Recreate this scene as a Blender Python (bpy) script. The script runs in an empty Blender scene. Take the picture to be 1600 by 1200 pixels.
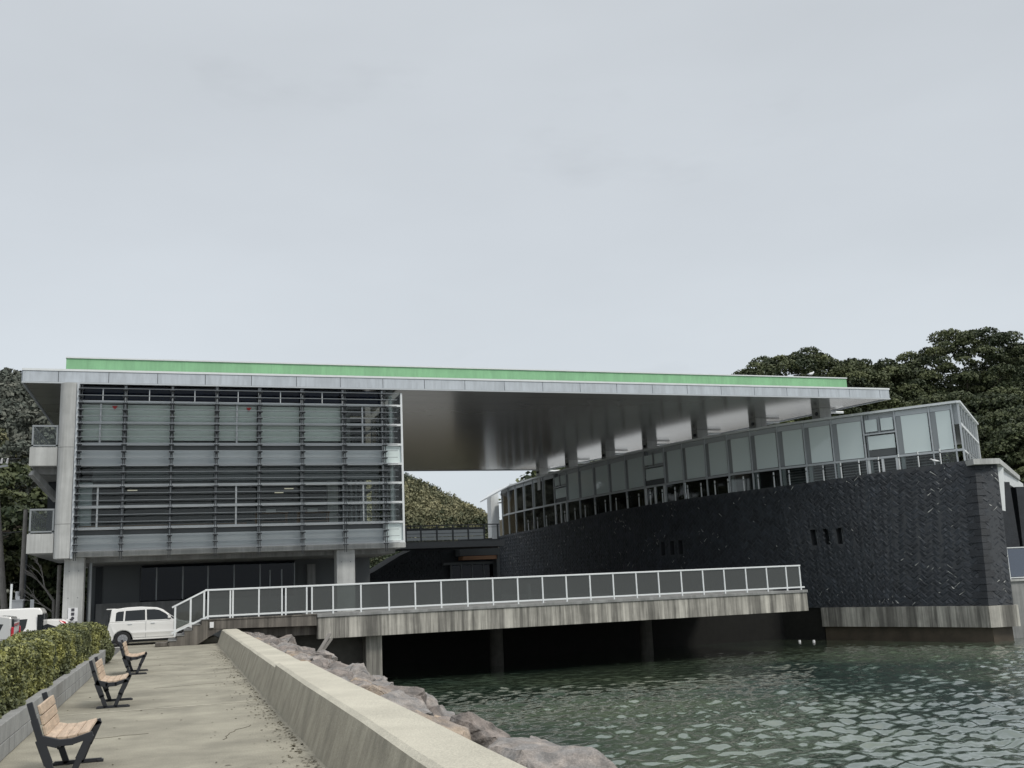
import bpy, bmesh, math, random
import numpy as np
from mathutils import Vector, Matrix, noise
R = math.radians
sc = bpy.context.scene
col = sc.collection

# ------------------------------------------------------------------ camera
cam = bpy.data.cameras.new('camera'); camo = bpy.data.objects.new('camera', cam); col.objects.link(camo)
cam.sensor_width = 36; cam.lens = 35.33; cam.clip_end = 3000; cam.clip_start = .1
# world axes expressed in camera space (x right, y down, z forward), from the two vanishing points
f = 1570.0
V1 = Vector((276 - 800, 934.966 - 600, f)).normalized()
V2 = Vector((5570.57 - 800, 704.12 - 600, f)).normalized()
X = (V2 - V1 * V2.dot(V1)).normalized(); Z = X.cross(V1)
if Z.y > 0: Z = -Z
M = Matrix((X, V1, Z))                    # rows: world axes in camera space
right = M @ Vector((1, 0, 0)); up = M @ Vector((0, -1, 0)); back = M @ Vector((0, 0, -1))
rot = Matrix((right, up, back)).transposed()
camo.matrix_world = Matrix.Translation((0, 0, 1.8)) @ rot.to_4x4()
sc.camera = camo

# ------------------------------------------------------------------ sky and sun
SUN_EL, SUN_AZ = R(48), R(150)            # azimuth measured clockwise from +Y
w = bpy.data.worlds.new('World'); sc.world = w; w.use_nodes = True
nt = w.node_tree; nt.nodes.clear()
def N(t, tree=None, **kw):
    n = (tree or nt).nodes.new(t)
    for k, v in kw.items(): setattr(n, k, v)
    return n
out = N('ShaderNodeOutputWorld'); tc = N('ShaderNodeTexCoord')
sky = N('ShaderNodeTexSky', sky_type='NISHITA', sun_disc=False, sun_elevation=SUN_EL, sun_rotation=SUN_AZ)
bg1 = N('ShaderNodeBackground'); bg1.inputs[1].default_value = .08
nt.links.new(sky.outputs[0], bg1.inputs[0])
sep = N('ShaderNodeSeparateXYZ'); nt.links.new(tc.outputs['Generated'], sep.inputs[0])
ramp = N('ShaderNodeValToRGB'); nt.links.new(sep.outputs[2], ramp.inputs[0])
e = ramp.color_ramp.elements
e[0].position = 0.0; e[0].color = (.555, .60, .635, 1)
e[1].position = .16; e[1].color = (.553, .594, .628, 1)
for p, c in ((.34, (.535, .57, .605, 1)), (.58, (.50, .53, .56, 1)), (.74, (.8, .81, .83, 1)), (1, (1.35, 1.33, 1.33, 1))):
    k = e.new(p); k.color = c
mp = N('ShaderNodeMapping'); mp.inputs['Scale'].default_value = (1.2, 1.2, 3.4); mp.inputs['Rotation'].default_value = (0, .2, .3)
nz = N('ShaderNodeTexNoise'); nz.inputs['Scale'].default_value = 1.5; nz.inputs['Detail'].default_value = 5; nz.inputs['Roughness'].default_value = .5
nt.links.new(tc.outputs['Generated'], mp.inputs[0]); nt.links.new(mp.outputs[0], nz.inputs[0])
mr = N('ShaderNodeMapRange'); mr.inputs[1].default_value = .3; mr.inputs[2].default_value = .72; mr.inputs[3].default_value = .93; mr.inputs[4].default_value = 1.05
nt.links.new(nz.outputs[0], mr.inputs[0])
ml = N('ShaderNodeMixRGB', blend_type='MULTIPLY'); ml.inputs[0].default_value = 1
nt.links.new(ramp.outputs[0], ml.inputs[1]); nt.links.new(mr.outputs[0], ml.inputs[2])
mp2 = N('ShaderNodeMapping'); mp2.inputs['Scale'].default_value = (2.6, 2.6, 7.5); mp2.inputs['Location'].default_value = (3.3, 1.2, .4)
nz2 = N('ShaderNodeTexNoise'); nz2.inputs['Scale'].default_value = 1.4; nz2.inputs['Detail'].default_value = 7; nz2.inputs['Roughness'].default_value = .55
nt.links.new(tc.outputs['Generated'], mp2.inputs[0]); nt.links.new(mp2.outputs[0], nz2.inputs[0])
mr2 = N('ShaderNodeMapRange'); mr2.inputs[1].default_value = .60; mr2.inputs[2].default_value = .74; mr2.inputs[3].default_value = 1; mr2.inputs[4].default_value = .93
nt.links.new(nz2.outputs[0], mr2.inputs[0]); ml2 = N('ShaderNodeMixRGB', blend_type='MULTIPLY'); ml2.inputs[0].default_value = 1
nt.links.new(ml.outputs[0], ml2.inputs[1]); nt.links.new(mr2.outputs[0], ml2.inputs[2])
bg2 = N('ShaderNodeBackground'); bg2.inputs[1].default_value = 1.0
nt.links.new(ml2.outputs[0], bg2.inputs[0])
mx = N('ShaderNodeMixShader'); mx.inputs[0].default_value = .92
nt.links.new(bg1.outputs[0], mx.inputs[1]); nt.links.new(bg2.outputs[0], mx.inputs[2]); nt.links.new(mx.outputs[0], out.inputs[0])
sl = bpy.data.lights.new('sun', 'SUN'); sl.energy = 1.5; sl.angle = R(14); sl.color = (1, .95, .87)
so = bpy.data.objects.new('sun', sl); col.objects.link(so)
sd = Vector((math.sin(SUN_AZ) * math.cos(SUN_EL), math.cos(SUN_AZ) * math.cos(SUN_EL), math.sin(SUN_EL)))
so.rotation_euler = sd.to_track_quat('Z', 'Y').to_euler(); so.location = sd * 80
vs = sc.view_settings; vs.view_transform = 'Standard'; vs.look = 'None'; vs.exposure = 0.32; vs.gamma = 1; vs.use_curve_mapping = False
sc.render.resolution_x = 1024; sc.render.resolution_y = 768
sc.cycles.max_bounces = 8; sc.cycles.transparent_max_bounces = 24; sc.cycles.diffuse_bounces = 3

# ------------------------------------------------------------------ helpers
class MB:
    def __init__(s): s.v = []; s.f = []; s.mi = []; s.cur = 0
    def add(s, vs, fs):
        n = len(s.v); s.v += [tuple(p) for p in vs]; s.f += [tuple(i + n for i in q) for q in fs]; s.mi += [s.cur] * len(fs)
        return s
    def hexa(s, p):       # 4 bottom ccw, 4 top ccw
        return s.add(p, [(0, 3, 2, 1), (4, 5, 6, 7), (0, 1, 5, 4), (1, 2, 6, 5), (2, 3, 7, 6), (3, 0, 4, 7)])
    def box(s, x0, x1, y0, y1, z0, z1):
        return s.hexa([(x0, y0, z0), (x1, y0, z0), (x1, y1, z0), (x0, y1, z0), (x0, y0, z1), (x1, y0, z1), (x1, y1, z1), (x0, y1, z1)])
    def bar(s, a, b, wd, h, up=(0, 0, 1)):   # beam from a to b, wd across, h along up
        a = Vector(a); b = Vector(b); d = (b - a).normalized(); u = Vector(up)
        if abs(d.dot(u)) > .98: u = Vector((0, 1, 0))
        sd_ = d.cross(u).normalized() * wd / 2; u = sd_.cross(d).normalized() * h / 2
        return s.hexa([a - sd_ - u, b - sd_ - u, b + sd_ - u, a + sd_ - u, a - sd_ + u, b - sd_ + u, b + sd_ + u, a + sd_ + u])
    def tube(s, a, b, r, r2=None, n=10):
        a = Vector(a); b = Vector(b); d = (b - a).normalized(); r2 = r if r2 is None else r2
        u = d.orthogonal().normalized(); v = d.cross(u)
        ps = [a + (u * math.cos(t) + v * math.sin(t)) * r for t in (2 * math.pi * i / n for i in range(n))]
        ps += [b + (u * math.cos(t) + v * math.sin(t)) * r2 for t in (2 * math.pi * i / n for i in range(n))]
        fs = [(i, (i + 1) % n, n + (i + 1) % n, n + i) for i in range(n)] + [tuple(range(n))[::-1], tuple(range(n, 2 * n))]
        return s.add(ps, fs)
    def prism(s, poly, z0, z1):              # xy polygon
        n = len(poly); ar = sum(poly[i][0] * poly[(i + 1) % n][1] - poly[(i + 1) % n][0] * poly[i][1] for i in range(n))
        if ar < 0: poly = poly[::-1]
        ps = [(x, y, z0) for x, y in poly] + [(x, y, z1) for x, y in poly]
        return s.add(ps, [tuple(range(n))[::-1], tuple(range(n, 2 * n))] + [(i, (i + 1) % n, n + (i + 1) % n, n + i) for i in range(n)])
    def extr(s, poly, y0, y1):               # xz polygon extruded along y
        n = len(poly)
        ps = [(x, y0, z) for x, z in poly] + [(x, y1, z) for x, z in poly]
        return s.add(ps, [tuple(range(n)), tuple(range(n, 2 * n))[::-1]] + [(i, n + i, n + (i + 1) % n, (i + 1) % n) for i in range(n)])
    def build(s, name, mat, parent=None, bevel=0, smooth=False, segs=1):
        off = Vector(parent['_off']) if parent and '_off' in parent else (Vector(parent.location) if parent and parent.type == 'EMPTY' else Vector((0, 0, 0)))
        me = bpy.data.meshes.new(name); me.from_pydata([tuple(Vector(p) - off) for p in s.v], [], s.f)
        mats = mat if isinstance(mat, (list, tuple)) else [mat]
        for m_ in mats: me.materials.append(m_)
        if len(mats) > 1: me.polygons.foreach_set('material_index', s.mi)
        bm = bmesh.new(); bm.from_mesh(me); bmesh.ops.recalc_face_normals(bm, faces=bm.faces)
        if bevel: bmesh.ops.bevel(bm, geom=[e_ for e_ in bm.edges if len(e_.link_faces) == 2 and e_.calc_face_angle(0) > .5], offset=bevel, segments=segs, affect='EDGES', profile=.6)
        bm.to_mesh(me); bm.free()
        if smooth:
            for p in me.polygons: p.use_smooth = True
        o = bpy.data.objects.new(name, me); col.objects.link(o)
        if parent: o.parent = parent
        o['_off'] = tuple(off)
        return o
def tag(o, label=None, cat=None, group=None, kind=None):
    if label: o['label'] = label
    if cat: o['category'] = cat
    if group: o['group'] = group
    if kind: o['kind'] = kind
    return o
def thing(name, label, cat, loc=(0, 0, 0), group=None):
    o = bpy.data.objects.new(name, None); col.objects.link(o); o.location = loc; o.empty_display_size = .3
    return tag(o, label, cat, group)
def struct(mb, name, mat, **k): return tag(mb.build(name, mat, **k), kind='structure')
def dup(root, loc=None, rz=None, label=None, group=None, scale=None):
    kids = list(root.children)
    r = root.copy(); col.objects.link(r)
    if loc is not None: r.location = loc
    if rz is not None: r.rotation_euler = (0, 0, rz)
    if scale is not None: r.scale = scale
    if label: r['label'] = label
    if group: r['group'] = group
    for ch in kids:
        gk = list(ch.children); c = ch.copy(); col.objects.link(c); c.parent = r
        for g in gk: d_ = g.copy(); col.objects.link(d_); d_.parent = c
    return r

# ------------------------------------------------------------------ materials
def mat(name, c, rough=.7, metal=0, var=0, vs_=3.0, streak=0, ss=(2.2, 2.2, .12), bump=0, bs=30., c2=None, spec=None, emit=None, coat=0, tint=None, fine=0, band=None, wet=False):
    m = bpy.data.materials.new(name); m.use_nodes = True; t = m.node_tree; b = t.nodes['Principled BSDF']
    b.inputs['Roughness'].default_value = rough; b.inputs['Metallic'].default_value = metal
    if spec is not None: b.inputs['Specular IOR Level'].default_value = spec
    if coat: b.inputs['Coat Weight'].default_value = coat; b.inputs['Coat Roughness'].default_value = .08
    if emit: b.inputs['Emission Color'].default_value = (*emit[0], 1); b.inputs['Emission Strength'].default_value = emit[1]
    b.inputs['Base Color'].default_value = (*c, 1)
    L = t.links.new
    g = N('ShaderNodeNewGeometry', t); src = None
    def noise_(scale, detail=6, ro=.6, mapping=None):
        n_ = N('ShaderNodeTexNoise', t); n_.inputs['Scale'].default_value = scale; n_.inputs['Detail'].default_value = detail; n_.inputs['Roughness'].default_value = ro
        if mapping:
            mm = N('ShaderNodeMapping', t); mm.inputs['Scale'].default_value = mapping; L(g.outputs['Position'], mm.inputs[0]); L(mm.outputs[0], n_.inputs[0])
        else: L(g.outputs['Position'], n_.inputs[0])
        return n_.outputs[0]
    def rng(s_, a, b_, lo, hi):
        r_ = N('ShaderNodeMapRange', t); r_.inputs[1].default_value = a; r_.inputs[2].default_value = b_; r_.inputs[3].default_value = lo; r_.inputs[4].default_value = hi; L(s_, r_.inputs[0]); return r_.outputs[0]
    def mul(a_, fac):
        x_ = N('ShaderNodeMixRGB', t, blend_type='MULTIPLY'); x_.inputs[0].default_value = 1
        if a_ is None: x_.inputs[1].default_value = (*c, 1)
        else: L(a_, x_.inputs[1])
        L(fac, x_.inputs[2]); return x_.outputs[0]
    if c2:
        x_ = N('ShaderNodeMixRGB', t); x_.inputs[1].default_value = (*c, 1); x_.inputs[2].default_value = (*c2, 1)
        if tint: a_ = N('ShaderNodeAttribute', t); a_.attribute_name = tint; L(a_.outputs['Fac'], x_.inputs[0])
        else: L(rng(noise_(vs_ * .6), .4, .62, 0, 1), x_.inputs[0])
        src = x_.outputs[0]
    elif tint:
        a_ = N('ShaderNodeAttribute', t); a_.attribute_name = tint; src = mul(src, rng(a_.outputs['Fac'], 0, 1, .7, 1.3))
    if var: src = mul(src, rng(noise_(vs_), .3, .7, 1 - var, 1 + var))
    if fine: src = mul(src, rng(noise_(60, 3), .35, .65, 1 - fine, 1 + fine))
    if streak:
        src = mul(src, rng(noise_(1.0, 6, .7, ss), .44, .57, 1 - streak, 1.06))
        src = mul(src, rng(noise_(1.0, 3, .6, (ss[0] * 5, ss[1] * 5, ss[2] * 4)), .42, .58, 1 - streak * .45, 1.03))
    if wet:       # algae-dark tide line just above the water
        sp = N('ShaderNodeSeparateXYZ', t); L(g.outputs['Position'], sp.inputs[0]); src = mul(src, rng(sp.outputs[2], -1.55, -1.15, .3, 1))
    if band:      # (axis vector scale, period, dark, width) : joints
        for ax, per, dark, wid in band:
            sp = N('ShaderNodeSeparateXYZ', t); L(g.outputs['Position'], sp.inputs[0])
            fr = N('ShaderNodeMath', t, operation='FRACT'); dv = N('ShaderNodeMath', t, operation='DIVIDE'); dv.inputs[1].default_value = per
            L(sp.outputs[ax], dv.inputs[0]); L(dv.outputs[0], fr.inputs[0])
            lt = N('ShaderNodeMath', t, operation='LESS_THAN'); lt.inputs[1].default_value = wid / per; L(fr.outputs[0], lt.inputs[0])
            src = mul(src, rng(lt.outputs[0], 0, 1, 1, dark))
    if src: L(src, b.inputs['Base Color'])
    if bump:
        bp = N('ShaderNodeBump', t); bp.inputs['Strength'].default_value = bump; bp.inputs['Distance'].default_value = .02
        L(noise_(bs, 10 if wet else 5), bp.inputs['Height']); L(bp.outputs[0], b.inputs['Normal'])
    return m
def glass(name, tint=(.75, .82, .8), refl=.12, opac=0, dcol=(.1, .12, .12)):
    m = bpy.data.materials.new(name); m.use_nodes = True; t = m.node_tree; t.nodes.clear(); L = t.links.new
    o = N('ShaderNodeOutputMaterial', t); tr = N('ShaderNodeBsdfTransparent', t); tr.inputs[0].default_value = (*tint, 1)
    gl = N('ShaderNodeBsdfGlossy', t); gl.inputs['Roughness'].default_value = .03
    lw = N('ShaderNodeFresnel', t); lw.inputs[0].default_value = 1.5
    a = N('ShaderNodeMath', t, operation='ADD'); a.inputs[1].default_value = refl - .04; a.use_clamp = True; L(lw.outputs[0], a.inputs[0])
    s1 = N('ShaderNodeMixShader', t); L(a.outputs[0], s1.inputs[0]); L(gl.outputs[0], s1.inputs[2])
    if opac:
        df = N('ShaderNodeBsdfDiffuse', t); df.inputs[0].default_value = (*dcol, 1)
        s0 = N('ShaderNodeMixShader', t); s0.inputs[0].default_value = opac; L(tr.outputs[0], s0.inputs[1]); L(df.outputs[0], s0.inputs[2]); L(s0.outputs[0], s1.inputs[1])
    else: L(tr.outputs[0], s1.inputs[1])
    L(s1.outputs[0], o.inputs[0]); return m
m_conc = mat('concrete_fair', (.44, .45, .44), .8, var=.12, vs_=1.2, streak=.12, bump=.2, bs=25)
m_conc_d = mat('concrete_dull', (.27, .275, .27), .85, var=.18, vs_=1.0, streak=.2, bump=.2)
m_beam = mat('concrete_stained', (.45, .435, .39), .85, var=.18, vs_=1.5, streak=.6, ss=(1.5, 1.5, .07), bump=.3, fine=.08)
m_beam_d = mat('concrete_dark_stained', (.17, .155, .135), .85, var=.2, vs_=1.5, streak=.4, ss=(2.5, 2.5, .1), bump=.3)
m_prom = mat('promenade_concrete', (.275, .262, .21), .9, var=.3, vs_=.9, fine=.2, bump=.35, bs=40)
m_wall = mat('seawall_top_lit', (.49, .47, .39), .9, var=.14, vs_=1.1, fine=.16, bump=.6, bs=28)  # light falling on the top is put into this paler tone
m_wallf = mat('seawall_face_shaded', (.33, .31, .25), .9, var=.2, vs_=2.5, streak=.1, ss=(2, 2.5, .35), fine=.1, bump=.5, bs=28)  # same concrete, darker tone carries the shade on the sides
m_block = mat('block_grey', (.30, .305, .30), .9, var=.18, vs_=2.5, fine=.08, bump=.3, band=[(1, .4, .7, .012)])
m_mortar = mat('mortar', (.2, .2, .19), .9)
m_white = mat('white_metal', (.70, .73, .74), .4, var=.05)
m_lgrey = mat('pale_aluminium', (.50, .53, .55), .4, metal=.2)
m_mull = mat('grey_aluminium', (.28, .30, .31), .4, metal=.3)
m_dmetal = mat('dark_metal', (.045, .05, .055), .5, metal=.3)
m_blade = mat('louvre_metal', (.26, .28, .295), .4, metal=.5)
m_bracket = mat('bracket_metal', (.035, .038, .042), .6)
m_fascia = mat('fascia_panel', (.47, .51, .55), .45, metal=.1, var=.05, vs_=.7, streak=.08, ss=(2, 2, .4))
m_green = mat('green_parapet', (.245, .50, .275), .6, var=.06, vs_=.5, streak=.06, ss=(1.5, 1.5, .3), band=[(0, 3.9, .88, .03)])
m_soffit = mat('soffit_metal', (.40, .395, .39), .17, metal=.35, spec=.8, var=.05, vs_=.35, band=[(1, 1.9, .35, .045), (1, .38, .8, .02)])
m_spand = mat('spandrel_panel', (.52, .57, .59), .35, var=.05, vs_=.8)
m_blind = mat('roller_blind', (.86, .89, .86), .7, var=.06, vs_=.8)
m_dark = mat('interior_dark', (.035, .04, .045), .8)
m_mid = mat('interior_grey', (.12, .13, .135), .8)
m_floor = mat('interior_floor', (.14, .09, .06), .6)
m_wood = mat('wood_brown', (.20, .12, .07), .6, var=.15)
m_ply = mat('slat_pine', (.55, .43, .32), .6, var=.12, vs_=6, streak=.15, ss=(20, 2, 20))
m_iron = mat('bench_iron', (.03, .033, .04), .45, metal=.2)
m_glass = glass('window_glass', (.94, .97, .96), .03)
m_gdark = glass('tinted_window_glass', (.24, .33, .46), .02)
m_grail = glass('balustrade_glass', (.45, .49, .48), .05, .3, (.16, .17, .165))
m_frost = glass('frosted_panel', (.6, .65, .64), .06, .88, (.80, .90, .89))
m_red = mat('red_marker', (.35, .02, .02), .5)
m_tile = mat('slate_tile', (.027, .033, .041), .65, tint='tint', var=.3, vs_=1.5, bump=1.0, bs=14)
m_grout = mat('tile_grout', (.055, .06, .066), .9)
m_effl = mat('lime_streak', (.55, .56, .53), .9)
m_black = mat('black_rubber', (.012, .012, .013), .7)
m_paint = mat('white_car_paint', (.78, .78, .76), .3, coat=.6)
m_silver = mat('silver_car_paint', (.50, .50, .48), .3, metal=.5, coat=.5)
m_carglass = mat('car_glass', (.015, .018, .02), .06)
m_rim = mat('alloy_rim', (.5, .5, .52), .3, metal=.8)
m_tail = mat('tail_lamp', (.45, .015, .03), .2)
m_lamp = mat('clear_lamp', (.6, .62, .64), .1)
m_bark = mat('bark', (.16, .14, .115), .9, var=.3, bump=.6)
m_pole = mat('pole_concrete', (.22, .21, .195), .9, var=.15)
m_sign = mat('sign_white', (.72, .73, .74), .5)
m_ink = mat('sign_ink', (.05, .05, .06), .6)
m_leafA = mat('evergreen_leaf', (.028, .042, .02), .6, c2=(.125, .142, .06), tint='tint', spec=.3)
m_leafB = mat('hedge_leaf', (.10, .115, .055), .5, c2=(.38, .38, .12), tint='tint', spec=.4)
m_leafC = mat('hill_leaf', (.045, .06, .035), .7, c2=(.30, .285, .17), tint='tint', spec=.2)  # yellow-green leaf, paled so some distance haze sits in the colour
m_leafD = mat('hazed_far_leaf', (.08, .094, .08), .8, c2=(.19, .195, .165), tint='tint', spec=.1)  # lightened and greyed, distance haze is mixed into the leaf colour
m_soil = mat('soil', (.07, .06, .035), .95, var=.3)
m_asph = mat('asphalt', (.11, .11, .105), .9, var=.15, fine=.1)
m_line = mat('road_paint', (.62, .62, .58), .7)
m_rockA = mat('rock_grey', (.20, .195, .19), .85, c2=(.29, .26, .235), vs_=6, var=.35, bump=2.0, bs=7, fine=.2, wet=True)
m_rockB = mat('rock_pink', (.23, .20, .18), .85, c2=(.15, .14, .132), vs_=6, var=.35, bump=2.0, bs=7, fine=.2, wet=True)
m_rockC = mat('rock_tan', (.36, .29, .22), .85, c2=(.24, .21, .185), vs_=6, var=.35, bump=2.0, bs=7, fine=.2, wet=True)
m_cardb = mat('carton_white', (.5, .52, .52), .7)
m_light = mat('lit_tube', (.8, .8, .7), .5, emit=((1, .92, .7), .3))

# water
def water_mat():
    m = bpy.data.materials.new('sea_water'); m.use_nodes = True; t = m.node_tree; b = t.nodes['Principled BSDF']; L = t.links.new
    g = N('ShaderNodeNewGeometry', t)
    n1 = N('ShaderNodeTexNoise', t); n1.inputs['Scale'].default_value = .11; n1.inputs['Detail'].default_value = 3; L(g.outputs['Position'], n1.inputs[0])
    x = N('ShaderNodeMixRGB', t); x.inputs[1].default_value = (.034, .062, .046, 1); x.inputs[2].default_value = (.095, .128, .082, 1)
    r_ = N('ShaderNodeMapRange', t); r_.inputs[1].default_value = .38; r_.inputs[2].default_value = .62; L(n1.outputs[0], r_.inputs[0]); L(r_.outputs[0], x.inputs[0]); L(x.outputs[0], b.inputs['Base Color'])
    b.inputs['Roughness'].default_value = .03; b.inputs['IOR'].default_value = 1.7; b.inputs['Coat Weight'].default_value = 1.0; b.inputs['Coat IOR'].default_value = 1.6; b.inputs['Coat Roughness'].default_value = .03
    n2 = N('ShaderNodeTexNoise', t); n2.inputs['Scale'].default_value = 9; n2.inputs['Detail'].default_value = 4; n2.inputs['Roughness'].default_value = .6; L(g.outputs['Position'], n2.inputs[0])
    bp = N('ShaderNodeBump', t); bp.inputs['Strength'].default_value = .2; bp.inputs['Distance'].default_value = .02; L(n2.outputs[0], bp.inputs['Height']); L(bp.outputs[0], b.inputs['Normal']); L(bp.outputs[0], b.inputs['Coat Normal'])
    return m
m_water = water_mat()
ZW = -2.0
def water():
    xs = np.concatenate([[-3, 0, 1.5], np.arange(2.5, 45, .1), np.array([47, 50, 55, 65, 80, 120, 250, 600])])
    ys = np.concatenate([[-300, -60, -20, -5, 2, 7], np.arange(9, 52, .09), np.array([53, 56, 60, 70, 100])])
    gx, gy = np.meshgrid(xs, ys); z = np.zeros_like(gx); rg = np.random.RandomState(4)
    for i in range(64):
        lam = .25 * (1.0245 ** i); a = rg.normal(1.62, .8); k = 2 * math.pi / lam; L_ = lam * rg.uniform(1.5, 3) + .5
        ph = rg.uniform(0, 6.28) + .9 * np.sin(gx * rg.uniform(.2, .7) + gy * rg.uniform(-.5, .5) + rg.uniform(0, 6))
        env = (np.sin(gx * 3 / L_ * rg.uniform(.5, 1.2) + gy * rg.uniform(-.6, .6) + rg.uniform(0, 6)) * np.sin(gy * 3 / L_ * rg.uniform(.5, 1.2) + gx * rg.uniform(-.6, .6) + rg.uniform(0, 6)))
        env = np.clip(.35 + 1.3 * env, 0, 1.6)
        s = np.sin(k * (gx * math.cos(a) + gy * math.sin(a)) + ph)
        z += .0096 * lam ** .85 * (s + .4 * s * s) * env
    amp = np.clip((54 - gy) / 22, .3, 1) * np.clip((gx - 2) / 8, .4, 1) * (.75 + .35 * np.sin(gx * .21 + 1) * np.sin(gy * .17 + gx * .06))
    z = ZW + z * amp
    ny, nx = gx.shape; v = np.stack([gx, gy, z], -1).reshape(-1, 3)
    idx = np.arange(ny * nx).reshape(ny, nx); q = np.stack([idx[:-1, :-1], idx[:-1, 1:], idx[1:, 1:], idx[1:, :-1]], -1).reshape(-1, 4)
    o = np_mesh('sea_water', v, q, m_water, smooth=True); tag(o, kind='structure'); o.name = 'water'
def np_mesh(name, v, q, m_, tint=None, smooth=False, parent=None):
    me = bpy.data.meshes.new(name); me.vertices.add(len(v)); me.vertices.foreach_set('co', v.astype(np.float32).ravel())
    k = q.shape[1]; me.loops.add(q.size); me.loops.foreach_set('vertex_index', q.astype(np.int32).ravel())
    me.polygons.add(len(q)); me.polygons.foreach_set('loop_start', np.arange(0, q.size, k, dtype=np.int32)); me.polygons.foreach_set('loop_total', np.full(len(q), k, dtype=np.int32))
    me.update(calc_edges=True)
    if tint is not None:
        at = me.attributes.new('tint', 'FLOAT', 'FACE'); at.data.foreach_set('value', tint.astype(np.float32))
    if smooth: me.polygons.foreach_set('use_smooth', np.ones(len(q), dtype=bool))
    me.materials.append(m_); o = bpy.data.objects.new(name, me); col.objects.link(o)
    if parent: o.parent = parent
    return o
water()

# ------------------------------------------------------------------ foliage helpers
def leaf_quads(cen, nrm, size, rg, flat=.5):
    n = len(cen); r = rg.normal(size=(n, 3)); nn = nrm * flat + r * (1 - flat); nn /= np.linalg.norm(nn, axis=1)[:, None] + 1e-9
    u = np.cross(nn, rg.normal(size=(n, 3))); u /= np.linalg.norm(u, axis=1)[:, None] + 1e-9; v = np.cross(nn, u)
    s = size * rg.uniform(.6, 1.35, (n, 1)); u = u * s; v = v * s * rg.uniform(.5, .9, (n, 1))
    vv = np.stack([cen - u, cen - v * .9 + u * .1, cen + u, cen + v], 1).reshape(-1, 3)
    return vv, np.arange(4 * n).reshape(n, 4)
def crown_np(seed, rx, ry, rz, blobs, br, per, leaf, bottom=-.35, fill=.38):
    rg = np.random.RandomState(seed); C = []; Nn = []; T = []
    for i in range(blobs):
        zz = 1 - (1 - bottom) * (i + .5) / blobs; ph = i * 2.39996 + rg.uniform(-.3, .3); zz = np.clip(zz + rg.uniform(-.08, .08), -1, 1); q_ = math.sqrt(1 - zz * zz); d = np.array([q_ * math.cos(ph), q_ * math.sin(ph), zz])
        k = rg.uniform(.84, 1.0) if rg.rand() > fill else rg.uniform(.4, .8)
        c = d * np.array([rx, ry, rz]) * k; r = br * rg.uniform(.6, 1.25)
        m = int(per * (r / br) ** 2)
        p = rg.normal(size=(m, 3)); p /= np.linalg.norm(p, axis=1)[:, None]
        p[:, 2] = np.where(p[:, 2] < -.3, -p[:, 2], p[:, 2])
        rad = rg.uniform(.55, 1.05, (m, 1)) ** .6
        C.append(c + p * rad * np.array([r, r, r * .62])); Nn.append(p + np.array([0, 0, .25])); base = rg.beta(1.3, 2.6)
        T.append(np.clip(base + rg.normal(0, .13, m), 0, 1))
    C = np.concatenate(C); Nn = np.concatenate(Nn); T = np.concatenate(T)
    v, q = leaf_quads(C, Nn, leaf, rg, .55)
    return v, q, T
def trunk_mb(h, r, rx, seed, nb=7, z0=0):
    rg = random.Random(seed); b = MB(); pts = [Vector((0, 0, z0))]; p = Vector((0, 0, z0))
    for i in range(4): p = p + Vector((rg.uniform(-.25, .25), rg.uniform(-.25, .25), h / 4)); pts.append(p.copy())
    for i in range(4): b.tube(pts[i], pts[i + 1], r * (1 - i * .17), r * (1 - (i + 1) * .17), 9)
    for k in range(nb):
        a = rg.uniform(0, 6.28); s0 = pts[2].lerp(pts[4], rg.random()); e1 = s0 + Vector((math.cos(a) * rx * .4, math.sin(a) * rx * .4, h * .1)); e2 = e1 + Vector((math.cos(a + .3) * rx * .3, math.sin(a + .3) * rx * .3, h * .08))
        b.tube(s0, e1, r * .38, r * .22, 6); b.tube(e1, e2, r * .22, r * .08, 6)
    return b
def tree(label, loc, rx, ry, rz, zc, seed, blobs=70, br=1.3, per=150, leaf=.2, group=None, m_=None, bottom=-.35, trunk=True):
    t = thing('evergreen_tree', label, 'tree', loc, group)
    v, q, T = crown_np(seed, rx, ry, rz, blobs, br, per, leaf, bottom); v = v + np.array([0, 0, zc])
    np_mesh('crown', v, q, m_ or m_leafA, T, parent=t)
    tb = trunk_mb(zc, .3 + rx * .035, rx, seed); o = tb.build('trunk', m_bark); o.parent = t
    return t

# ------------------------------------------------------------------ ground
g_ = MB().prism([(-1.95, -60), (1.72, -60), (1.72, 43), (1.72, 60), (-1.95, 60)], -3, 0)
struct(g_, 'promenade', m_prom)
# joints in the promenade slabs: real grooves are too fine, so thin raised/dark strips
j = MB()
for y in (11.1, 18.6, 26.1, 33.6): j.box(-1.93, 1.5, y, y + .05, .002, .006)
struct(j, 'promenade_joints', mat('joint_filler', (.43, .41, .34), .9, var=.3, vs_=4))
g = MB().hexa([(-9, -60, -.32), (-1.96, -60, -.3), (-1.96, 60, -.02), (-9, 60, -.32), (-9, -60, -.3), (-1.96, -60, -.28), (-1.96, 60, -.004), (-9, 60, -.3)])
struct(g, 'parking_lot', m_asph)
struct(MB().add([(-9, -60, -.3), (-9, 60, -.3), (-500, 60, -.3), (-500, -60, -.3)], [(0, 1, 2, 3)]), 'ground_west', m_asph)
struct(MB().add([(-500, 60, -.31), (-500, 900, -.31), (900, 900, -.31), (900, 120, -.31), (47, 62, -.31)], [(0, 1, 2, 3, 4)]), 'ground', m_soil)
struct(MB().hexa([(-3.4, 44.5, -.05), (-.35, 44.5, -.02), (-.35, 44.7, -.02), (-3.4, 44.7, -.05), (-3.4, 44.5, -.03), (-.35, 44.5, .006), (-.35, 44.7, .006), (-3.4, 44.7, -.03)]), 'road_marking', m_line)
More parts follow.
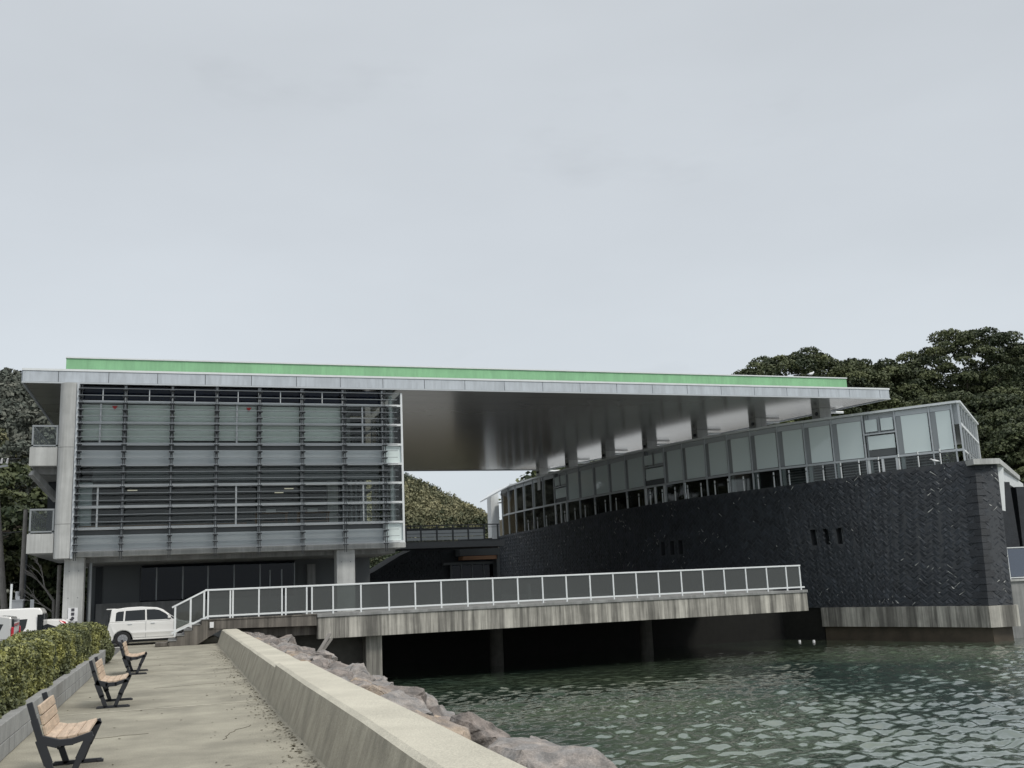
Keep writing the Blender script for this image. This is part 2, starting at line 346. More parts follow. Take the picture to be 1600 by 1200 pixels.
# plaza / quay under the buildings
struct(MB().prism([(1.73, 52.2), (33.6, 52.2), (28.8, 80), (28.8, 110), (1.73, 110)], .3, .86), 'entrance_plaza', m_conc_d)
struct(MB().prism([(1.73, 51.9), (33.7, 51.9), (28.8, 80), (28.8, 110), (1.73, 110)], -4, .296), 'quay_wall', mat('shade_painted_quay', (.008, .008, .007), .9, var=.3))  # shade under the deck is put into this near-black colour

# ------------------------------------------------------------------ seawall
sw = thing('seawall', 'long low concrete seawall with a slanted face along the promenade', 'wall', (1.6, 20, 0))
def wall_seg(y0, y1, zt, x_in=1.73, x_out=2.24):
    n = 14; rows = []
    for i in range(n + 1):
        y = y0 + (y1 - y0) * i / n; dz = .006 * math.sin(y * 2.1); dx = .006 * math.sin(y * 1.3)
        rows.append([(1.52 + dx, y, -.02), (x_in - .035 + dx, y, zt - .035 + dz), (x_in + .02 + dx, y, zt + dz), (x_out, y, zt + dz), (x_out + .05, y, zt - .06), (x_out + .05, y, -1.2)])
    b = MB(); fs = []; k = 6
    for i in range(n):
        for q in range(k - 1): fs.append((i * k + q, (i + 1) * k + q, (i + 1) * k + q + 1, i * k + q + 1))
    fs += [tuple(range(k)), tuple(n * k + q for q in range(k))[::-1]]
    b.add([p for r in rows for p in r], fs)
    for i, q in enumerate(b.f): b.mi[i] = 0
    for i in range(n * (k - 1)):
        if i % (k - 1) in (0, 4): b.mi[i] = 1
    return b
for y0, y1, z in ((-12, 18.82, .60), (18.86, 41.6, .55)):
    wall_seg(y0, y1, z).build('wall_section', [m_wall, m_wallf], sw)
rg = np.random.RandomState(11); n = 900; y = 11 + 26 * rg.rand(n) ** 1.3; c = np.stack([1.48 - rg.exponential(.16, n), y, np.full(n, .008)], 1); far = rg.rand(n) < .08; c[far, 0] = rg.uniform(-1.8, 1.4, far.sum())
v, q = leaf_quads(c, np.tile(np.array([0, 0, 1.]), (n, 1)), .022, rg, .85); tag(np_mesh('leaf_litter', v, q, m_soil), 'dark dry leaf litter scattered along the foot of the seawall', 'litter', kind='stuff')
# ------------------------------------------------------------------ pavement cracks
rk = random.Random(9); cb_ = MB()
for (x, y, a) in ((-1.7, 15.2, .15), (-.4, 22.8, .3), (.6, 14.0, 1.2), (-1.2, 30.5, .1), (.9, 27.0, .9)):
    for k in range(9):
        a2 = a + rk.uniform(-.5, .5); x2, y2 = x + math.cos(a2) * .16, y + math.sin(a2) * .16
        if x2 < 1.45: cb_.bar((x, y, .003), (x2, y2, .003), .008, .003)
        x, y = x2, y2
struct(cb_, 'pavement_cracks', m_soil)
# ------------------------------------------------------------------ planter wall
pw = thing('planter_wall', 'low grey concrete block wall holding the hedge bed', 'wall', (-1.95, 20, 0))
b = MB(); rnd = random.Random(2)
for c in range(2):
    y = -4.0 + c * .2
    while y < 32.2:
        z0 = .005 + c * .2; t = rnd.uniform(-.003, .003)
        b.box(-2.08 + t, -1.93 + t, y, min(y + .392, 32.4), z0, z0 + .192 + (.0 if c == 0 else .03)); y += .4
b.build('block_course', m_block, pw, bevel=.006)
MB().box(-2.07, -1.94, -4, 32.35, -.02, .4).build('mortar_core', m_mortar, pw)
struct(MB().hexa([(-3.9, -4, -.3), (-2.08, -4, -.3), (-2.08, 32.3, -.3), (-3.9, 32.3, -.3), (-3.9, -4, .3), (-2.08, -4, .36), (-2.08, 32.3, .36), (-3.9, 32.3, .3)]), 'planting_soil', m_soil)

# ------------------------------------------------------------------ hedge
def hedge():
    rg = np.random.RandomState(7); t = thing('hedge', 'clipped green and yellow hedge growing behind the grey block wall', 'hedge', (-2.9, 20, 0))
    n = 190000; 
    y = 7 + 27.6 * rg.rand(n) ** 1.25
    face = rg.rand(n); u = rg.rand(n)
    top = 1.21 - .07 * (y - 10) / 25 + .05 * np.sin(y * .9) + .035 * np.sin(y * 2.3 + 1)
    bulge = .07 * np.sin(y * 1.7) + .05 * np.sin(y * 3.9 + 2)
    x = np.where(face < .55, -2.13 + bulge, -2.13 - .85 * u); z = np.where(face < .55, .36 + (top - .36) * u, top)
    rr = .16
    edge = (face < .55) & (top - z < rr); x = np.where(edge, x - (rr - np.sqrt(np.maximum(rr ** 2 - (rr - (top - z)) ** 2, 0))), x)
    edge2 = (face >= .55) & (-2.13 - x < rr) ; z = np.where(edge2, z - (rr - np.sqrt(np.maximum(rr ** 2 - (rr - (-2.13 - x)) ** 2, 0))), z)
    dep = rg.exponential(.05, n); bump = .05 * np.sin(y * 11) * np.sin(z * 9 + x * 7)
    nx = np.where(face < .55, 1., .15); nz = np.where(face < .55, .35, 1.)
    C = np.stack([x - nx * (dep - bump), y, z - (nz * (dep - bump)) * .8], 1) + rg.normal(0, .015, (n, 3)); Nn = np.stack([nx, 0 * nx - .1, nz], 1)
    # far end cap and the low bush at its foot
    m = 14000; p = rg.normal(size=(m, 3)); p /= np.linalg.norm(p, axis=1)[:, None]
    C2 = np.array([-2.5, 34.2, .52]) + p * np.array([.6, 1.1, .66]) * rg.uniform(.8, 1.03, (m, 1)); 
    m3 = 7000; p3 = rg.normal(size=(m3, 3)); p3 /= np.linalg.norm(p3, axis=1)[:, None]; C3 = np.array([-2.1, 33.2, .34]) + p3 * np.array([.36, .6, .36]) * rg.uniform(.8, 1.03, (m3, 1))
    C = np.concatenate([C, C2, C3]); Nn = np.concatenate([Nn, p, p3])
    fld = np.array([noise.noise(Vector((c[0] * 1.3, c[1] * .9, c[2] * 1.6))) for c in C]); fld2 = np.array([noise.noise(Vector((c[0] * 5, c[1] * 4 + 9, c[2] * 5))) for c in C])
    T = np.clip(.22 + fld * .85 + fld2 * .35 + rg.normal(0, .17, len(C)), 0, 1); T[-m3:] *= .4
    v, q = leaf_quads(C, Nn, .027, rg, .45)
    o = np_mesh('foliage', v - np.array([-2.9, 20, 0]), q, m_leafB, T, parent=t)
    core = MB().box(-2.85, -2.3, 6.5, 34.3, .3, .95); core.build('twig_core', m_soil, t)
    b = MB(); r_ = random.Random(3)
    for i in range(90):
        yy = r_.uniform(8, 33); xx = r_.uniform(-2.35, -2.2); b.tube((xx - .2, yy, .34), (xx + r_.uniform(0, .1), yy + r_.uniform(-.15, .15), .8), .012, .005, 5)
    b.build('stem', m_bark, t)
hedge()

# ------------------------------------------------------------------ rocks
def rock_mesh(name, seed, m_):
    rg = random.Random(seed); bm = bmesh.new()
    for i in range(24):
        d = Vector((rg.gauss(0, 1), rg.gauss(0, 1), rg.gauss(0, 1))).normalized(); d = Vector((d.x * .6, d.y * .5, d.z * .38)) * rg.uniform(.88, 1.06); bm.verts.new(d)
    bmesh.ops.convex_hull(bm, input=bm.verts)
    bmesh.ops.delete(bm, geom=[v for v in bm.verts if not v.link_faces], context='VERTS')
    bmesh.ops.triangulate(bm, faces=list(bm.faces))
    for k in range(4):
        bmesh.ops.subdivide_edges(bm, edges=list(bm.edges), cuts=1, use_grid_fill=True)
        if k == 0:
            for v in bm.verts: v.co += Vector((rg.uniform(-1, 1), rg.uniform(-1, 1), rg.uniform(-1, 1))) * .018
        bmesh.ops.triangulate(bm, faces=[f_ for f_ in bm.faces if len(f_.verts) > 3])
    s_ = Vector((seed * 3.1, 0, 0)); ax = Vector((rg.uniform(-1, 1), rg.uniform(-1, 1), 1)).normalized()
    for v in bm.verts:
        c = v.co.copy(); r0 = noise.noise(c * 2.2 + s_); st = math.floor((c.dot(ax) + r0 * .08) * 9) * .37
        n_ = noise.noise(Vector((st * 5, seed, 0))) * .05 + noise.fractal(c * 6 + s_, 1.0, 2.0, 4) * .02 - abs(noise.noise(c * 3 + s_)) * .05
        v.co += v.co.normalized() * n_
    bmesh.ops.recalc_face_normals(bm, faces=bm.faces)
    me = bpy.data.meshes.new(name); bm.to_mesh(me); bm.free(); me.materials.append(m_); return me
rms = [rock_mesh('rock', 10 + i, (m_rockA, m_rockB, m_rockC)[i % 3]) for i in range(12)]
rr = random.Random(5)
def rock(loc, s, mi, rot_, label=None):
    o = bpy.data.objects.new('boulder', rms[mi]); col.objects.link(o); o.location = loc; o.scale = s; o.rotation_euler = rot_
    cn = ('grey', 'pinkish', 'tan')[mi % 3]
    tag(o, label or 'rough %s armour rock piled between the seawall and the water' % cn, 'rock', 'armour rocks along the seawall'); return o
big = [((3.45, 9.6, -.12), (1.55, 2.2, 1.3), 0, (.1, -.12, .5), 'largest grey boulder at the near end of the rock pile'),
       ((3.3, 7.7, -.16), (1.1, 1.6, 1.1), 1, (.2, .1, 1.3), 'pinkish boulder at the bottom edge, nearest the camera'),
       ((2.95, 12.0, .0), (.85, 1.1, 1.0), 2, (.5, .3, .2), 'bright tan boulder with a flat broken face beside the seawall'),
       ((3.65, 12.9, -.2), (1.1, 1.1, 1.0), 4, (.1, .5, .9), 'rust-pink boulder behind the bright tan one'),
       ((2.9, 14.2, .05), (1.0, 1.1, 1.0), 3, (.2, .2, .4), 'grey boulder touching the seawall beyond the tan one')]
for a in big: rock(*a)
for row, (x0, z0, sz) in enumerate(((2.68, .16, .62), (3.15, .1, .66), (3.7, -.25, .85), (4.35, -.75, 1.0), (5.1, -1.35, 1.1), (5.9, -1.95, 1.2))):
    y = 6.5 + rr.random() if row > 1 else (15.2 if row == 0 else 15.0)
    while y < 43.5:
        s = sz * rr.uniform(.75, 1.2)
        if not (row == 2 and y < 13.8):
            rock((x0 + rr.uniform(-.15, .15) + (.0 if row else .0), y, z0 + rr.uniform(-.1, .06)), (s * 1.25, s * rr.uniform(.9, 1.3), s * rr.uniform(.8, 1.15)), rr.choice([0, 1, 3, 4, 4, 6, 7, 1, 5, 9, 10, 10, 9]), (rr.uniform(-.3, .3), rr.uniform(-.15, .45), rr.uniform(0, 6.28)))
        y += s * rr.uniform(.78, .95)
# plank stuck in the rocks
pk = MB().bar((4.85, 37.6, -.35), (5.35, 38.0, .3), .14, .05).bar((4.95, 37.7, -.4), (5.42, 38.1, .12), .1, .05); tag(pk.build('driftwood_plank', m_pole), 'weathered plank leaning up out of the rocks under the footbridge', 'plank')

# ------------------------------------------------------------------ benches
def bench():
    t = thing('park_bench', 'b', 'bench', (0, 0, 0), 'slatted benches along the promenade')
    # faces +X. seat slats then back slats, running along Y, 1.05 wide
    W = .60
    def slat(p, q, name):      # p->q in xz : a slat's section line
        a = Vector((p[0], 0, p[1])); c = Vector((q[0], 0, q[1])); n_ = Vector((-(c - a).z, 0, (c - a).x)).normalized() * .035
        MB().extr([(a.x, a.z), (c.x, c.z), (c.x + n_.x, c.z + n_.z), (a.x + n_.x, a.z + n_.z)], -W, W).build(name, m_ply, t, bevel=.006)
    seat = [(-.17, .425), (-.055, .40), (.05, .398), (.155, .415), (.265, .435)]
    for a, c in zip(seat, seat[1:]): slat((a[0] + .004, a[1]), (c[0] - .004, c[1]), 'seat_slat')
    back = [(-.205, .445), (-.232, .545), (-.258, .645), (-.285, .745)]
    for a, c in zip(back, back[1:]): slat((c[0] + .036, c[1] - .005), (a[0] + .036, a[1] + .005), 'back_slat')
    for s in (-1, 1):
        y = s * (W + .02); b = MB()
        def bars(pts, wds):
            for (p, q), wd in zip(zip(pts, pts[1:]), wds): b.bar((p[0], y, p[1]), (q[0], y, q[1]), .042, wd, (0, 1, 0)) if False else b.extr(quad2(p, q, wd), y - .02, y + .02)
        def quad2(p, q, wd):
            d = Vector((q[0] - p[0], q[1] - p[1])).normalized(); n_ = Vector((-d.y, d.x)) * wd / 2; p = Vector(p) - d * wd * .25; q = Vector(q) + d * wd * .25
            return [tuple(p - n_), tuple(q - n_), tuple(q + n_), tuple(p + n_)]
        bars([(-.315, .765), (-.262, .60), (-.20, .42), (-.05, .375), (.10, .378), (.285, .43)], [.055, .065, .085, .065, .06, .055])
        bars([(-.20, .40), (-.12, .20), (-.055, .03)], [.085, .065, .06])
        bars([(.27, .42), (.18, .22), (.105, .03)], [.075, .062, .06])
        bars([(-.17, .022), (.31, .022)], [.04]); 
        b.extr([(-.2, 0), (-.14, 0), (-.14, .03), (-.2, .03)], y - .03, y + .03); b.extr([(.27, 0), (.34, 0), (.34, .03), (.27, .03)], y - .03, y + .03)
        b.build('side_frame', m_iron, t, bevel=.004)
    MB().bar((-.03, -W, .34), (-.03, W, .34), .03, .03).build('stretcher', m_iron, t)
    return t
b0 = bench()
bl = ['slatted pine bench nearest the camera, beside the start of the hedge', 'slatted pine bench in the middle of the three', 'slatted pine bench farthest away, by the end of the hedge']
for i, (x, y) in enumerate(((-1.10, 12.45), (-1.07, 19.95), (-1.0, 27.95))):
    t = b0 if i == 0 else dup(b0)
    t.location = (x, y, 0); t['label'] = bl[i]; t.scale = (1.0, 1.0, 1.04)

# ------------------------------------------------------------------ footbridge deck
m_pile = mat('shaded_pile_concrete', (.07, .068, .06), .9, var=.2)  # concrete darkened, the deck's shade sits in its colour
m_quay = mat('shade_painted_sea_wall', (.010, .010, .008), .9, var=.3)  # near-black tone carries the darkness under the deck
dk = thing('waterside_deck', 'raised concrete deck over the water with a streaked edge beam', 'deck', (15, 44, 0))
MB().prism([(5.42, 42.05), (28.4, 42.05), (28.4, 52.15), (5.42, 52.15)], .55, .9).build('deck_slab', m_conc_d, dk)
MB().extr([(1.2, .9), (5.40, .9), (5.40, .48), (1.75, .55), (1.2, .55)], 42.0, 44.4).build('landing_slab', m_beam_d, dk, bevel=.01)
MB().box(5.42, 28.42, 41.98, 42.4, -.05, .80).build('edge_beam', m_beam, dk, bevel=.012)
MB().box(5.40, 28.44, 41.93, 42.45, .803, .93).build('coping', m_conc_d, dk, bevel=.01)
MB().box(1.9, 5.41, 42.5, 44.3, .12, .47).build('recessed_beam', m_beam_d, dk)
MB().box(1.2, 5.4, 41.97, 42.1, .903, .955).build('coping', m_beam_d, dk)
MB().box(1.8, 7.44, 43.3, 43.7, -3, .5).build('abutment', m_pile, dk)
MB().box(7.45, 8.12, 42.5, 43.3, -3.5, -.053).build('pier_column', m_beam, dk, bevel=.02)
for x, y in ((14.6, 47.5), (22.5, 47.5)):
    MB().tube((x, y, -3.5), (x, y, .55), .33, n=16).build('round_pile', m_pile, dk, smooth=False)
# stairs
st = MB(); 
prof = [(-.25, 0), (.80, 0), (1.79, .56), (1.79, .87), (1.2, .87), (1.2, .93), (1.14, .93), (1.14, .76), (.80, .76), (.80, .57), (.45, .57), (.45, .38), (.12, .38), (.12, .19), (-.25, .19)]
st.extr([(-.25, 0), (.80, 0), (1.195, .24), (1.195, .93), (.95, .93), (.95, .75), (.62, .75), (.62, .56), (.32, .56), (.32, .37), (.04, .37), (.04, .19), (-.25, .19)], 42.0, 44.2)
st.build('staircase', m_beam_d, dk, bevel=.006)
for x, z in ((.95, .93), (.62, .75), (.32, .56), (.04, .37), (-.25, .19)):
    MB().box(x - .035, x + .28, 41.97, 44.2, z + .002, z + .03).build('stair_tread', m_conc_d, dk)
MB().extr([(1.2, .26), (1.2, .545), (1.72, .545)], 42.01, 43.2).build('haunch', m_beam_d, dk)
tag(MB().box(1.25, 1.4, 41.93, 41.965, .62, .84).build('notice_plate', m_sign), 'small white blank notice plate on the stair side', 'sign')
tag(MB().extr([(.85, .0), (1.7, .0), (1.72, .12), (1.5, .26), (1.25, .2), (.85, .1)], 43.0, 44.0).build('concrete_kerb_block', m_wall, bevel=.03), 'pale sloping concrete block lying under the landing', 'block')
tag(MB().box(-.75, -.27, 42.05, 42.7, .004, .16).build('step_block', m_beam_d, bevel=.02), 'low dark concrete block beside the foot of the stairs', 'block')
# railing
rl = thing('deck_railing', 'white metal railing with dark glass panels along the deck and stairs', 'railing', (15, 42.15, .9))
px = [1.18, 2.02, 2.12, 3.12, 4.02, 4.17, 5.0, 5.21, 6.06, 7.2, 8.37, 9.48, 10.6, 11.75, 12.88, 14.01, 15.15, 16.26, 17.39, 18.51, 19.64, 20.75, 21.9, 23.01, 24.12, 25.27, 26.39, 27.45, 28.2]
RY = 42.12
for i, x in enumerate(px):
    MB().box(x - .03, x + .03, RY - .04, RY + .04, .92, 2.06).build('post', m_white, rl)
MB().box(1.06, 28.26, RY - .055, RY + .055, 2.03, 2.10).build('handrail', m_white, rl, bevel=.01)
MB().box(1.16, 28.4, RY - .035, RY + .035, 1.02, 1.09).build('bottom_rail', m_white, rl, bevel=.005)
for a, c in zip(px, px[1:]):
    if c - a > .3: MB().box(a + .04, c - .04, RY - .006, RY + .006, 1.095, 2.025).build('glass_panel', m_grail, rl)
sp = [(-.06, .55, 1.49), (.5, .72, 1.70), (1.02, 1.0, 2.03)]
for x, z0, z1 in ((-.04, .36, 1.53), (.53, .72, 1.80), (1.03, .93, 2.03)):
    MB().box(x - .035, x + .035, RY - .04, RY + .04, z0, z1).build('post', m_white, rl)
MB().bar((-.16, RY, 1.46), (1.1, RY, 2.065), .10, .065).build('handrail', m_white, rl)
MB().bar((-.16, RY, .48), (1.2, RY, 1.06), .06, .07).build('bottom_rail', m_white, rl)
for (x0, x1) in ((.0, .49), (.57, .99)):
    g0 = lambda x: .56 + (x + .16) * .43; g1 = lambda x: 1.40 + (x + .16) * .48
    MB().extr([(x0, g0(x0)), (x1, g0(x1)), (x1, g1(x1)), (x0, g1(x0))], RY - .006, RY + .006).build('glass_panel', m_grail, rl)

# ------------------------------------------------------------------ louvred building
LB = thing('louvred_building', 'three storey building wrapped in horizontal grey louvres with glass corner', 'building', (2.6, 50, 0))
X0, X1, YF, ZB, ZT = -4.2, 9.95, 46.2, 3.66, 11.0
YB = 60
P = lambda mb, n_, m_, bev=0, **k: mb.build(n_, m_, LB, bevel=bev, **k)
# round-nosed end wall
def capsule(x0, x1, y0, y1, r=.32, n=8):
    pts = [(x1, y0), (x1, y1), (x0, y1), (x0, y0 + r)]
    pts += [(x0 + r - r * math.cos(t), y0 + r - r * math.sin(t)) for t in [math.pi / 2 * i / n for i in range(1, n + 1)]]
    return pts
for z0, z1 in ((3.62, 5.02), (5.035, 8.25), (8.265, 11.03)): P(MB().prism(capsule(-4.9, -4.24, 45.75, 60), z0, z1), 'end_wall', m_conc)
P(MB().box(-4.22, -4.13, 45.7, 46.3, 3.6, 11.0), 'end_trim', m_lgrey)
mx_ = [-4.15, -2.28, -.35, 1.53, 3.38, 5.27, 7.16, 9.01, 9.95]
tz = [10.28, 9.36, 8.43, 7.53, 6.64, 5.74, 4.83, 3.94]
for x in mx_[1:-1]: P(MB().box(x - .05, x + .05, YF - .1, YF + .06, ZB, ZT), 'mullion', m_mull)
P(MB().box(9.88, 9.97, YF - .1, YF + .06, ZB + .02, ZT - .1), 'corner_mullion', m_white)
for z in tz:
    light = z in (6.64, 5.74, 4.83)
    P(MB().box(-4.13, 8.96, YF - .15, YF + .04, z - .055, z + .055), 'transom', m_white if light else m_lgrey)
    P(MB().box(8.965, 9.878, YF - .14, YF + .04, z - .05, z + .05), 'transom', m_white)
    if z > 4: P(MB().box(9.90, 9.96, YF + .07, 53.9, z - .05, z + .05), 'side_transom', m_white)
for y in (48.1, 50.0, 51.9, 53.9): P(MB().box(9.88, 9.96, y - .05, y + .05, ZB + .35, ZT - .1), 'side_mullion', m_white)
P(MB().box(9.915, 9.935, YF + .07, 53.9, 3.95, 10.9), 'side_glazing', m_glass)
P(MB().box(-4.13, 9.97, YF - .18, YB, 3.66, 3.885), 'edge_slab', m_conc)
bays = list(zip(mx_, mx_[1:]))
for i, (a, c) in enumerate(bays):
    a += .05; c -= .05; last = i == 7
    if not last:
        P(MB().box(a, c, YF + .02, YF + .05, 10.34, 10.98), 'clerestory_pane', m_gdark)
        P(MB().box(a, c, YF + .02, YF + .05, 8.49, 10.22), 'window_pane', m_glass)
        P(MB().box(a, c, YF + .0, YF + .08, 7.59, 8.18), 'spandrel_panel', m_spand)
        P(MB().box(a, c, YF + .03, YF + .08, 8.185, 8.37), 'shadow_strip', m_mid)
        P(MB().box(a, c, YF + .02, YF + .05, 4.89, 7.47), 'window_pane', m_glass)
        P(MB().box(a, c, YF + .0, YF + .08, 4.0, 4.56), 'spandrel_panel', m_spand)
        P(MB().box(a, c, YF + .03, YF + .08, 4.565, 4.77), 'shadow_strip', m_mid)
        if i < 6: P(MB().box(a + .03, c - .03, YF + .14, YF + .17, (8.62 if i in (0, 2, 3, 5) else 8.45), 10.2), 'roller_blind', m_blind)
    else:
        for z0, z1 in ((10.34, 10.98), (9.42, 10.22), (8.49, 9.3), (6.7, 7.47), (5.8, 6.58), (4.89, 5.68)):
            P(MB().box(a, c - .02, YF + .02, YF + .05, z0, z1), 'window_pane', m_glass)
        P(MB().box(a, c - .02, YF + .0, YF + .05, 7.59, 8.37), 'spandrel_panel', m_frost)
        P(MB().box(a, c - .02, YF + .0, YF + .05, 4.0, 4.77), 'spandrel_panel', m_frost)
    if i in (0, 3, 6):
        xm = (a + c) / 2; xm = {0: -3.28, 3: 2.41, 6: 8.07}[i]
        P(MB().box(xm - .035, xm + .035, YF - .05, YF + .06, 8.44, 10.2), 'casement_mullion', m_lgrey)
        P(MB().box(xm - .035, xm + .035, YF - .05, YF + .06, 4.9, 6.58), 'casement_mullion', m_white)
        for mm in (a, c - .05): P(MB().box(mm, mm + .05, YF - .03, YF + .06, 8.5, 10.2), 'casement_frame', m_dmetal)
    if i < 6: P(MB().box((a + c) / 2 - .02, (a + c) / 2 + .02, YF - .03, YF + .06, 10.34, 10.85), 'clerestory_bar', m_lgrey)
for x in (-2.72, 2.93): P(MB().extr([(x - .12, 10.12), (x + .12, 10.12), (x, 9.93)], YF - .02, YF + .005), 'red_access_marker', m_red)
# louvre posts with brackets, and blades
nb = 25; z0b = 10.78; dzb = .3
bz = [z0b - i * .3 for i in range(24)]
for x in [-4.05] + mx_[1:-1]:
    b = MB()
    b.box(x - .05, x - .022, YF - .52, YF - .46, 3.5, 10.95); b.box(x + .03, x + .058, YF - .52, YF - .46, 3.5, 10.95)
    for z in bz: b.box(x - .1, x + .11, YF - .62, YF - .4, z - .06, z - .022)
    for z in bz[::3]: b.box(x - .015, x + .025, YF - .46, YF - .1, z - .1, z - .05)
    P(b, 'louvre_post', m_dmetal)
for z in bz: P(MB().hexa([(-4.1, YF - .64, z - .018), (9.6, YF - .64, z - .018), (9.6, YF - .46, z - .004), (-4.1, YF - .46, z - .004), (-4.1, YF - .64, z + .0), (9.6, YF - .64, z + .0), (9.6, YF - .46, z + .014), (-4.1, YF - .46, z + .014)]), 'louvre_blade', m_blade)
# interior shell
P(MB().box(-4.1, 9.0, YF + .25, YF + .3, 10.32, 10.98), 'bulkhead', m_conc_d); P(MB().box(-4.1, 8.9, YF + .5, YF + .55, 6.85, 7.6), 'bulkhead', m_mid)
P(MB().box(-4.2, 9.6, 54.0, 54.3, 3.9, 11.0), 'rear_wall', m_mid)
P(MB().box(-4.2, 9.85, 46.45, 54, 7.62, 8.1), 'floor_slab', m_mid)
P(MB().box(-4.2, 9.85, 46.3, 54, 3.89, 4.75), 'floor_slab', m_floor)
P(MB().box(-4.0, 2.9, 46.5, 46.9, 4.76, 4.98), 'window_seat', m_wood)
P(MB().box(-4.1, -3.55, 46.7, 47.0, 4.8, 7.6), 'partition', m_spand)
P(MB().box(6.9, 7.4, 49.5, 49.9, 4.76, 7.6), 'pillar', m_conc); P(MB().box(7.3, 7.8, 48, 48.3, 8.1, 10.9), 'pillar', m_conc_d)
P(MB().tube((9.55, 46.9, 4.7), (9.55, 46.9, 10.9), .09, n=12), 'corner_pillar', m_white)
P(MB().tube((10.6, 55, 1), (10.6, 55, 1.1), .1), 'floor_light', m_dark)
for x in (8.3, 8.55, 8.8, 9.05, 9.3): P(MB().box(x - .05, x + .05, 52.5, 52.6, 4.76, 7.5), 'rear_fin', m_lgrey)
P(MB().bar((7.3, 49, 5.4), (9.3, 49, 6.9), .5, .12), 'inner_stair', m_dmetal)
P(MB().bar((8.0, 49, 9.0), (9.6, 49, 9.9), .5, .12), 'inner_stair', m_dmetal)
def table(x, y, label):
    t = thing('reading_table', label, 'table', (x, y, 4.76), 'tables behind the louvres')
    b = lambda m_, n_, k: k.build(n_, m_, t)
    b(m_wood, 'tabletop', MB().box(x - .75, x + .75, y - .35, y + .35, 5.42, 5.46))
    for dx in (-.68, .68):
        for dy in (-.3, .3): b(m_wood, 'leg', MB().box(x + dx - .025, x + dx + .025, y + dy - .025, y + dy + .025, 4.76, 5.415))
    b(m_wood, 'shelf', MB().box(x - .66, x + .66, y - .26, y + .26, 5.05, 5.08)); return t
for x, l in ((4.05, 'brown table behind the louvres, left of the two carrying a white carton'), (5.95, 'brown table behind the louvres, right of the two carrying a white carton')):
    table(x, 47.6, l); c = MB().box(x - .25, x + .2, 47.45, 47.75, 5.462, 5.62).build('carton', m_cardb); tag(c, 'white carton on the %s brown table behind the louvres' % ('left' if x < 5 else 'right'), 'box', 'cartons on the tables')
for (x0, z, y) in ((5.2, 6.9, 51), (4.9, 6.9, 53), (-2.1, 6.9, 51)): P(MB().box(x0 - .22, x0 + .22, y - .04, y + .04, z, z + .04), 'ceiling_light', m_light)
ip = thing('potted_plant', 'leafy indoor plant in the glass corner of the louvred building', 'plant', (9.3, 47.6, 4.75))
MB().tube((9.3, 47.6, 4.75), (9.3, 47.6, 5.05), .14, .18, 12).build('pot', m_dmetal, ip)
rg = np.random.RandomState(1); p = rg.normal(size=(260, 3)); v, q = leaf_quads(p * np.array([.18, .18, .14]) + np.array([0, 0, .62]), p, .07, rg); np_mesh('foliage', v, q, m_leafA, rg.rand(260), parent=ip)
# ground floor
for x0, x1, y0 in ((-4.48, -3.71, 46.25), (6.84, 7.66, 46.25)):
    P(MB().box(x0, x1, y0, y0 + .8, -.3, 3.655), 'column', m_conc, .01)
    b = MB()
    for z in (.9, 2.0, 3.1):
        for x in (x0 + .2, x1 - .2): b.tube((x, y0 - .004, z), (x, y0 + .01, z), .022, n=8)
    P(b, 'tie_hole', m_mid)
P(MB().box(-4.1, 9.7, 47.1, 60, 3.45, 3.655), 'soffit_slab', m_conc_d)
P(MB().box(-4.0, -1.66, 52, 52.3, -.3, 3.45), 'recessed_wall', m_mid)
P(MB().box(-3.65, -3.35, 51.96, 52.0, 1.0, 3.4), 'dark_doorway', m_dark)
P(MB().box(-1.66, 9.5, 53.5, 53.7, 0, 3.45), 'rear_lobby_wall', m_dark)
P(MB().box(-1.66, 5.57, 52.03, 52.07, 1.75, 3.3), 'window_pane', m_gdark)
for x in (-1.66, -.93, .27, 1.43, 2.66, 3.9, 5.57): P(MB().box(x - .03, x + .03, 51.97, 52.1, 1.75, 3.3), 'window_frame', m_dmetal if x < -1 else m_mull)
P(MB().box(-3.54, 5.6, 51.2, 51.4, -.3, 1.70), 'low_wall', m_conc_d)
P(MB().box(5.62, 9.4, 52.2, 52.5, -.3, 3.45), 'side_wall', m_mid)
P(MB().box(4.40, 4.95, 52.0, 52.05, .9, 2.95), 'glass_door', m_gdark); 
for x in (4.38, 4.95): P(MB().box(x - .03, x + .03, 51.95, 52.1, .9, 3.0), 'door_frame', m_mull)
P(MB().tube((-3.5, 47.0, -.2), (-3.5, 47.0, 3.45), .06), 'downpipe', m_mull)
# small lobby items
P(MB().box(6.2, 6.6, 51.9, 52.15, .9, 3.2), 'panel_post', m_conc_d)
# left balconies and back mass
def balcony(z0, z1, rz0, rz1, xo):
    P(MB().box(xo, -4.91, 46.0, 58, z0, z1), 'balcony_slab', m_conc)
    fr = MB().box(xo + .05, xo + .12, 46.06, 46.12, z1, rz1).box(xo + .05, -4.92, 46.05, 46.13, rz1 - .07, rz1).box(xo + .05, -4.92, 46.06, 46.12, rz0, rz0 + .06).box(-4.99, -4.92, 46.06, 46.12, z1, rz1)
    fr.box(xo + .05, xo + .12, 46.13, 57.9, rz1 - .07, rz1).box(xo + .05, xo + .12, 46.13, 57.9, rz0, rz0 + .06)
    r_ = P(fr, 'balcony_railing', m_mull)
    bb = MB()
    for k in range(1, 20): bb.box(xo + .07, xo + .1, 46.13 + k * .6, 46.16 + k * .6, rz0 + .06, rz1 - .07)
    o = bb.build('baluster', m_dmetal, LB); o.parent = r_
    o = MB().box(xo + .13, -5.0, 46.08, 46.1, rz0 + .06, rz1 - .08).build('glass_panel', m_glass, LB); o.parent = r_
balcony(7.5, 8.28, 8.33, 9.23, -5.98); balcony(3.87, 4.66, 4.72, 5.70, -5.92)
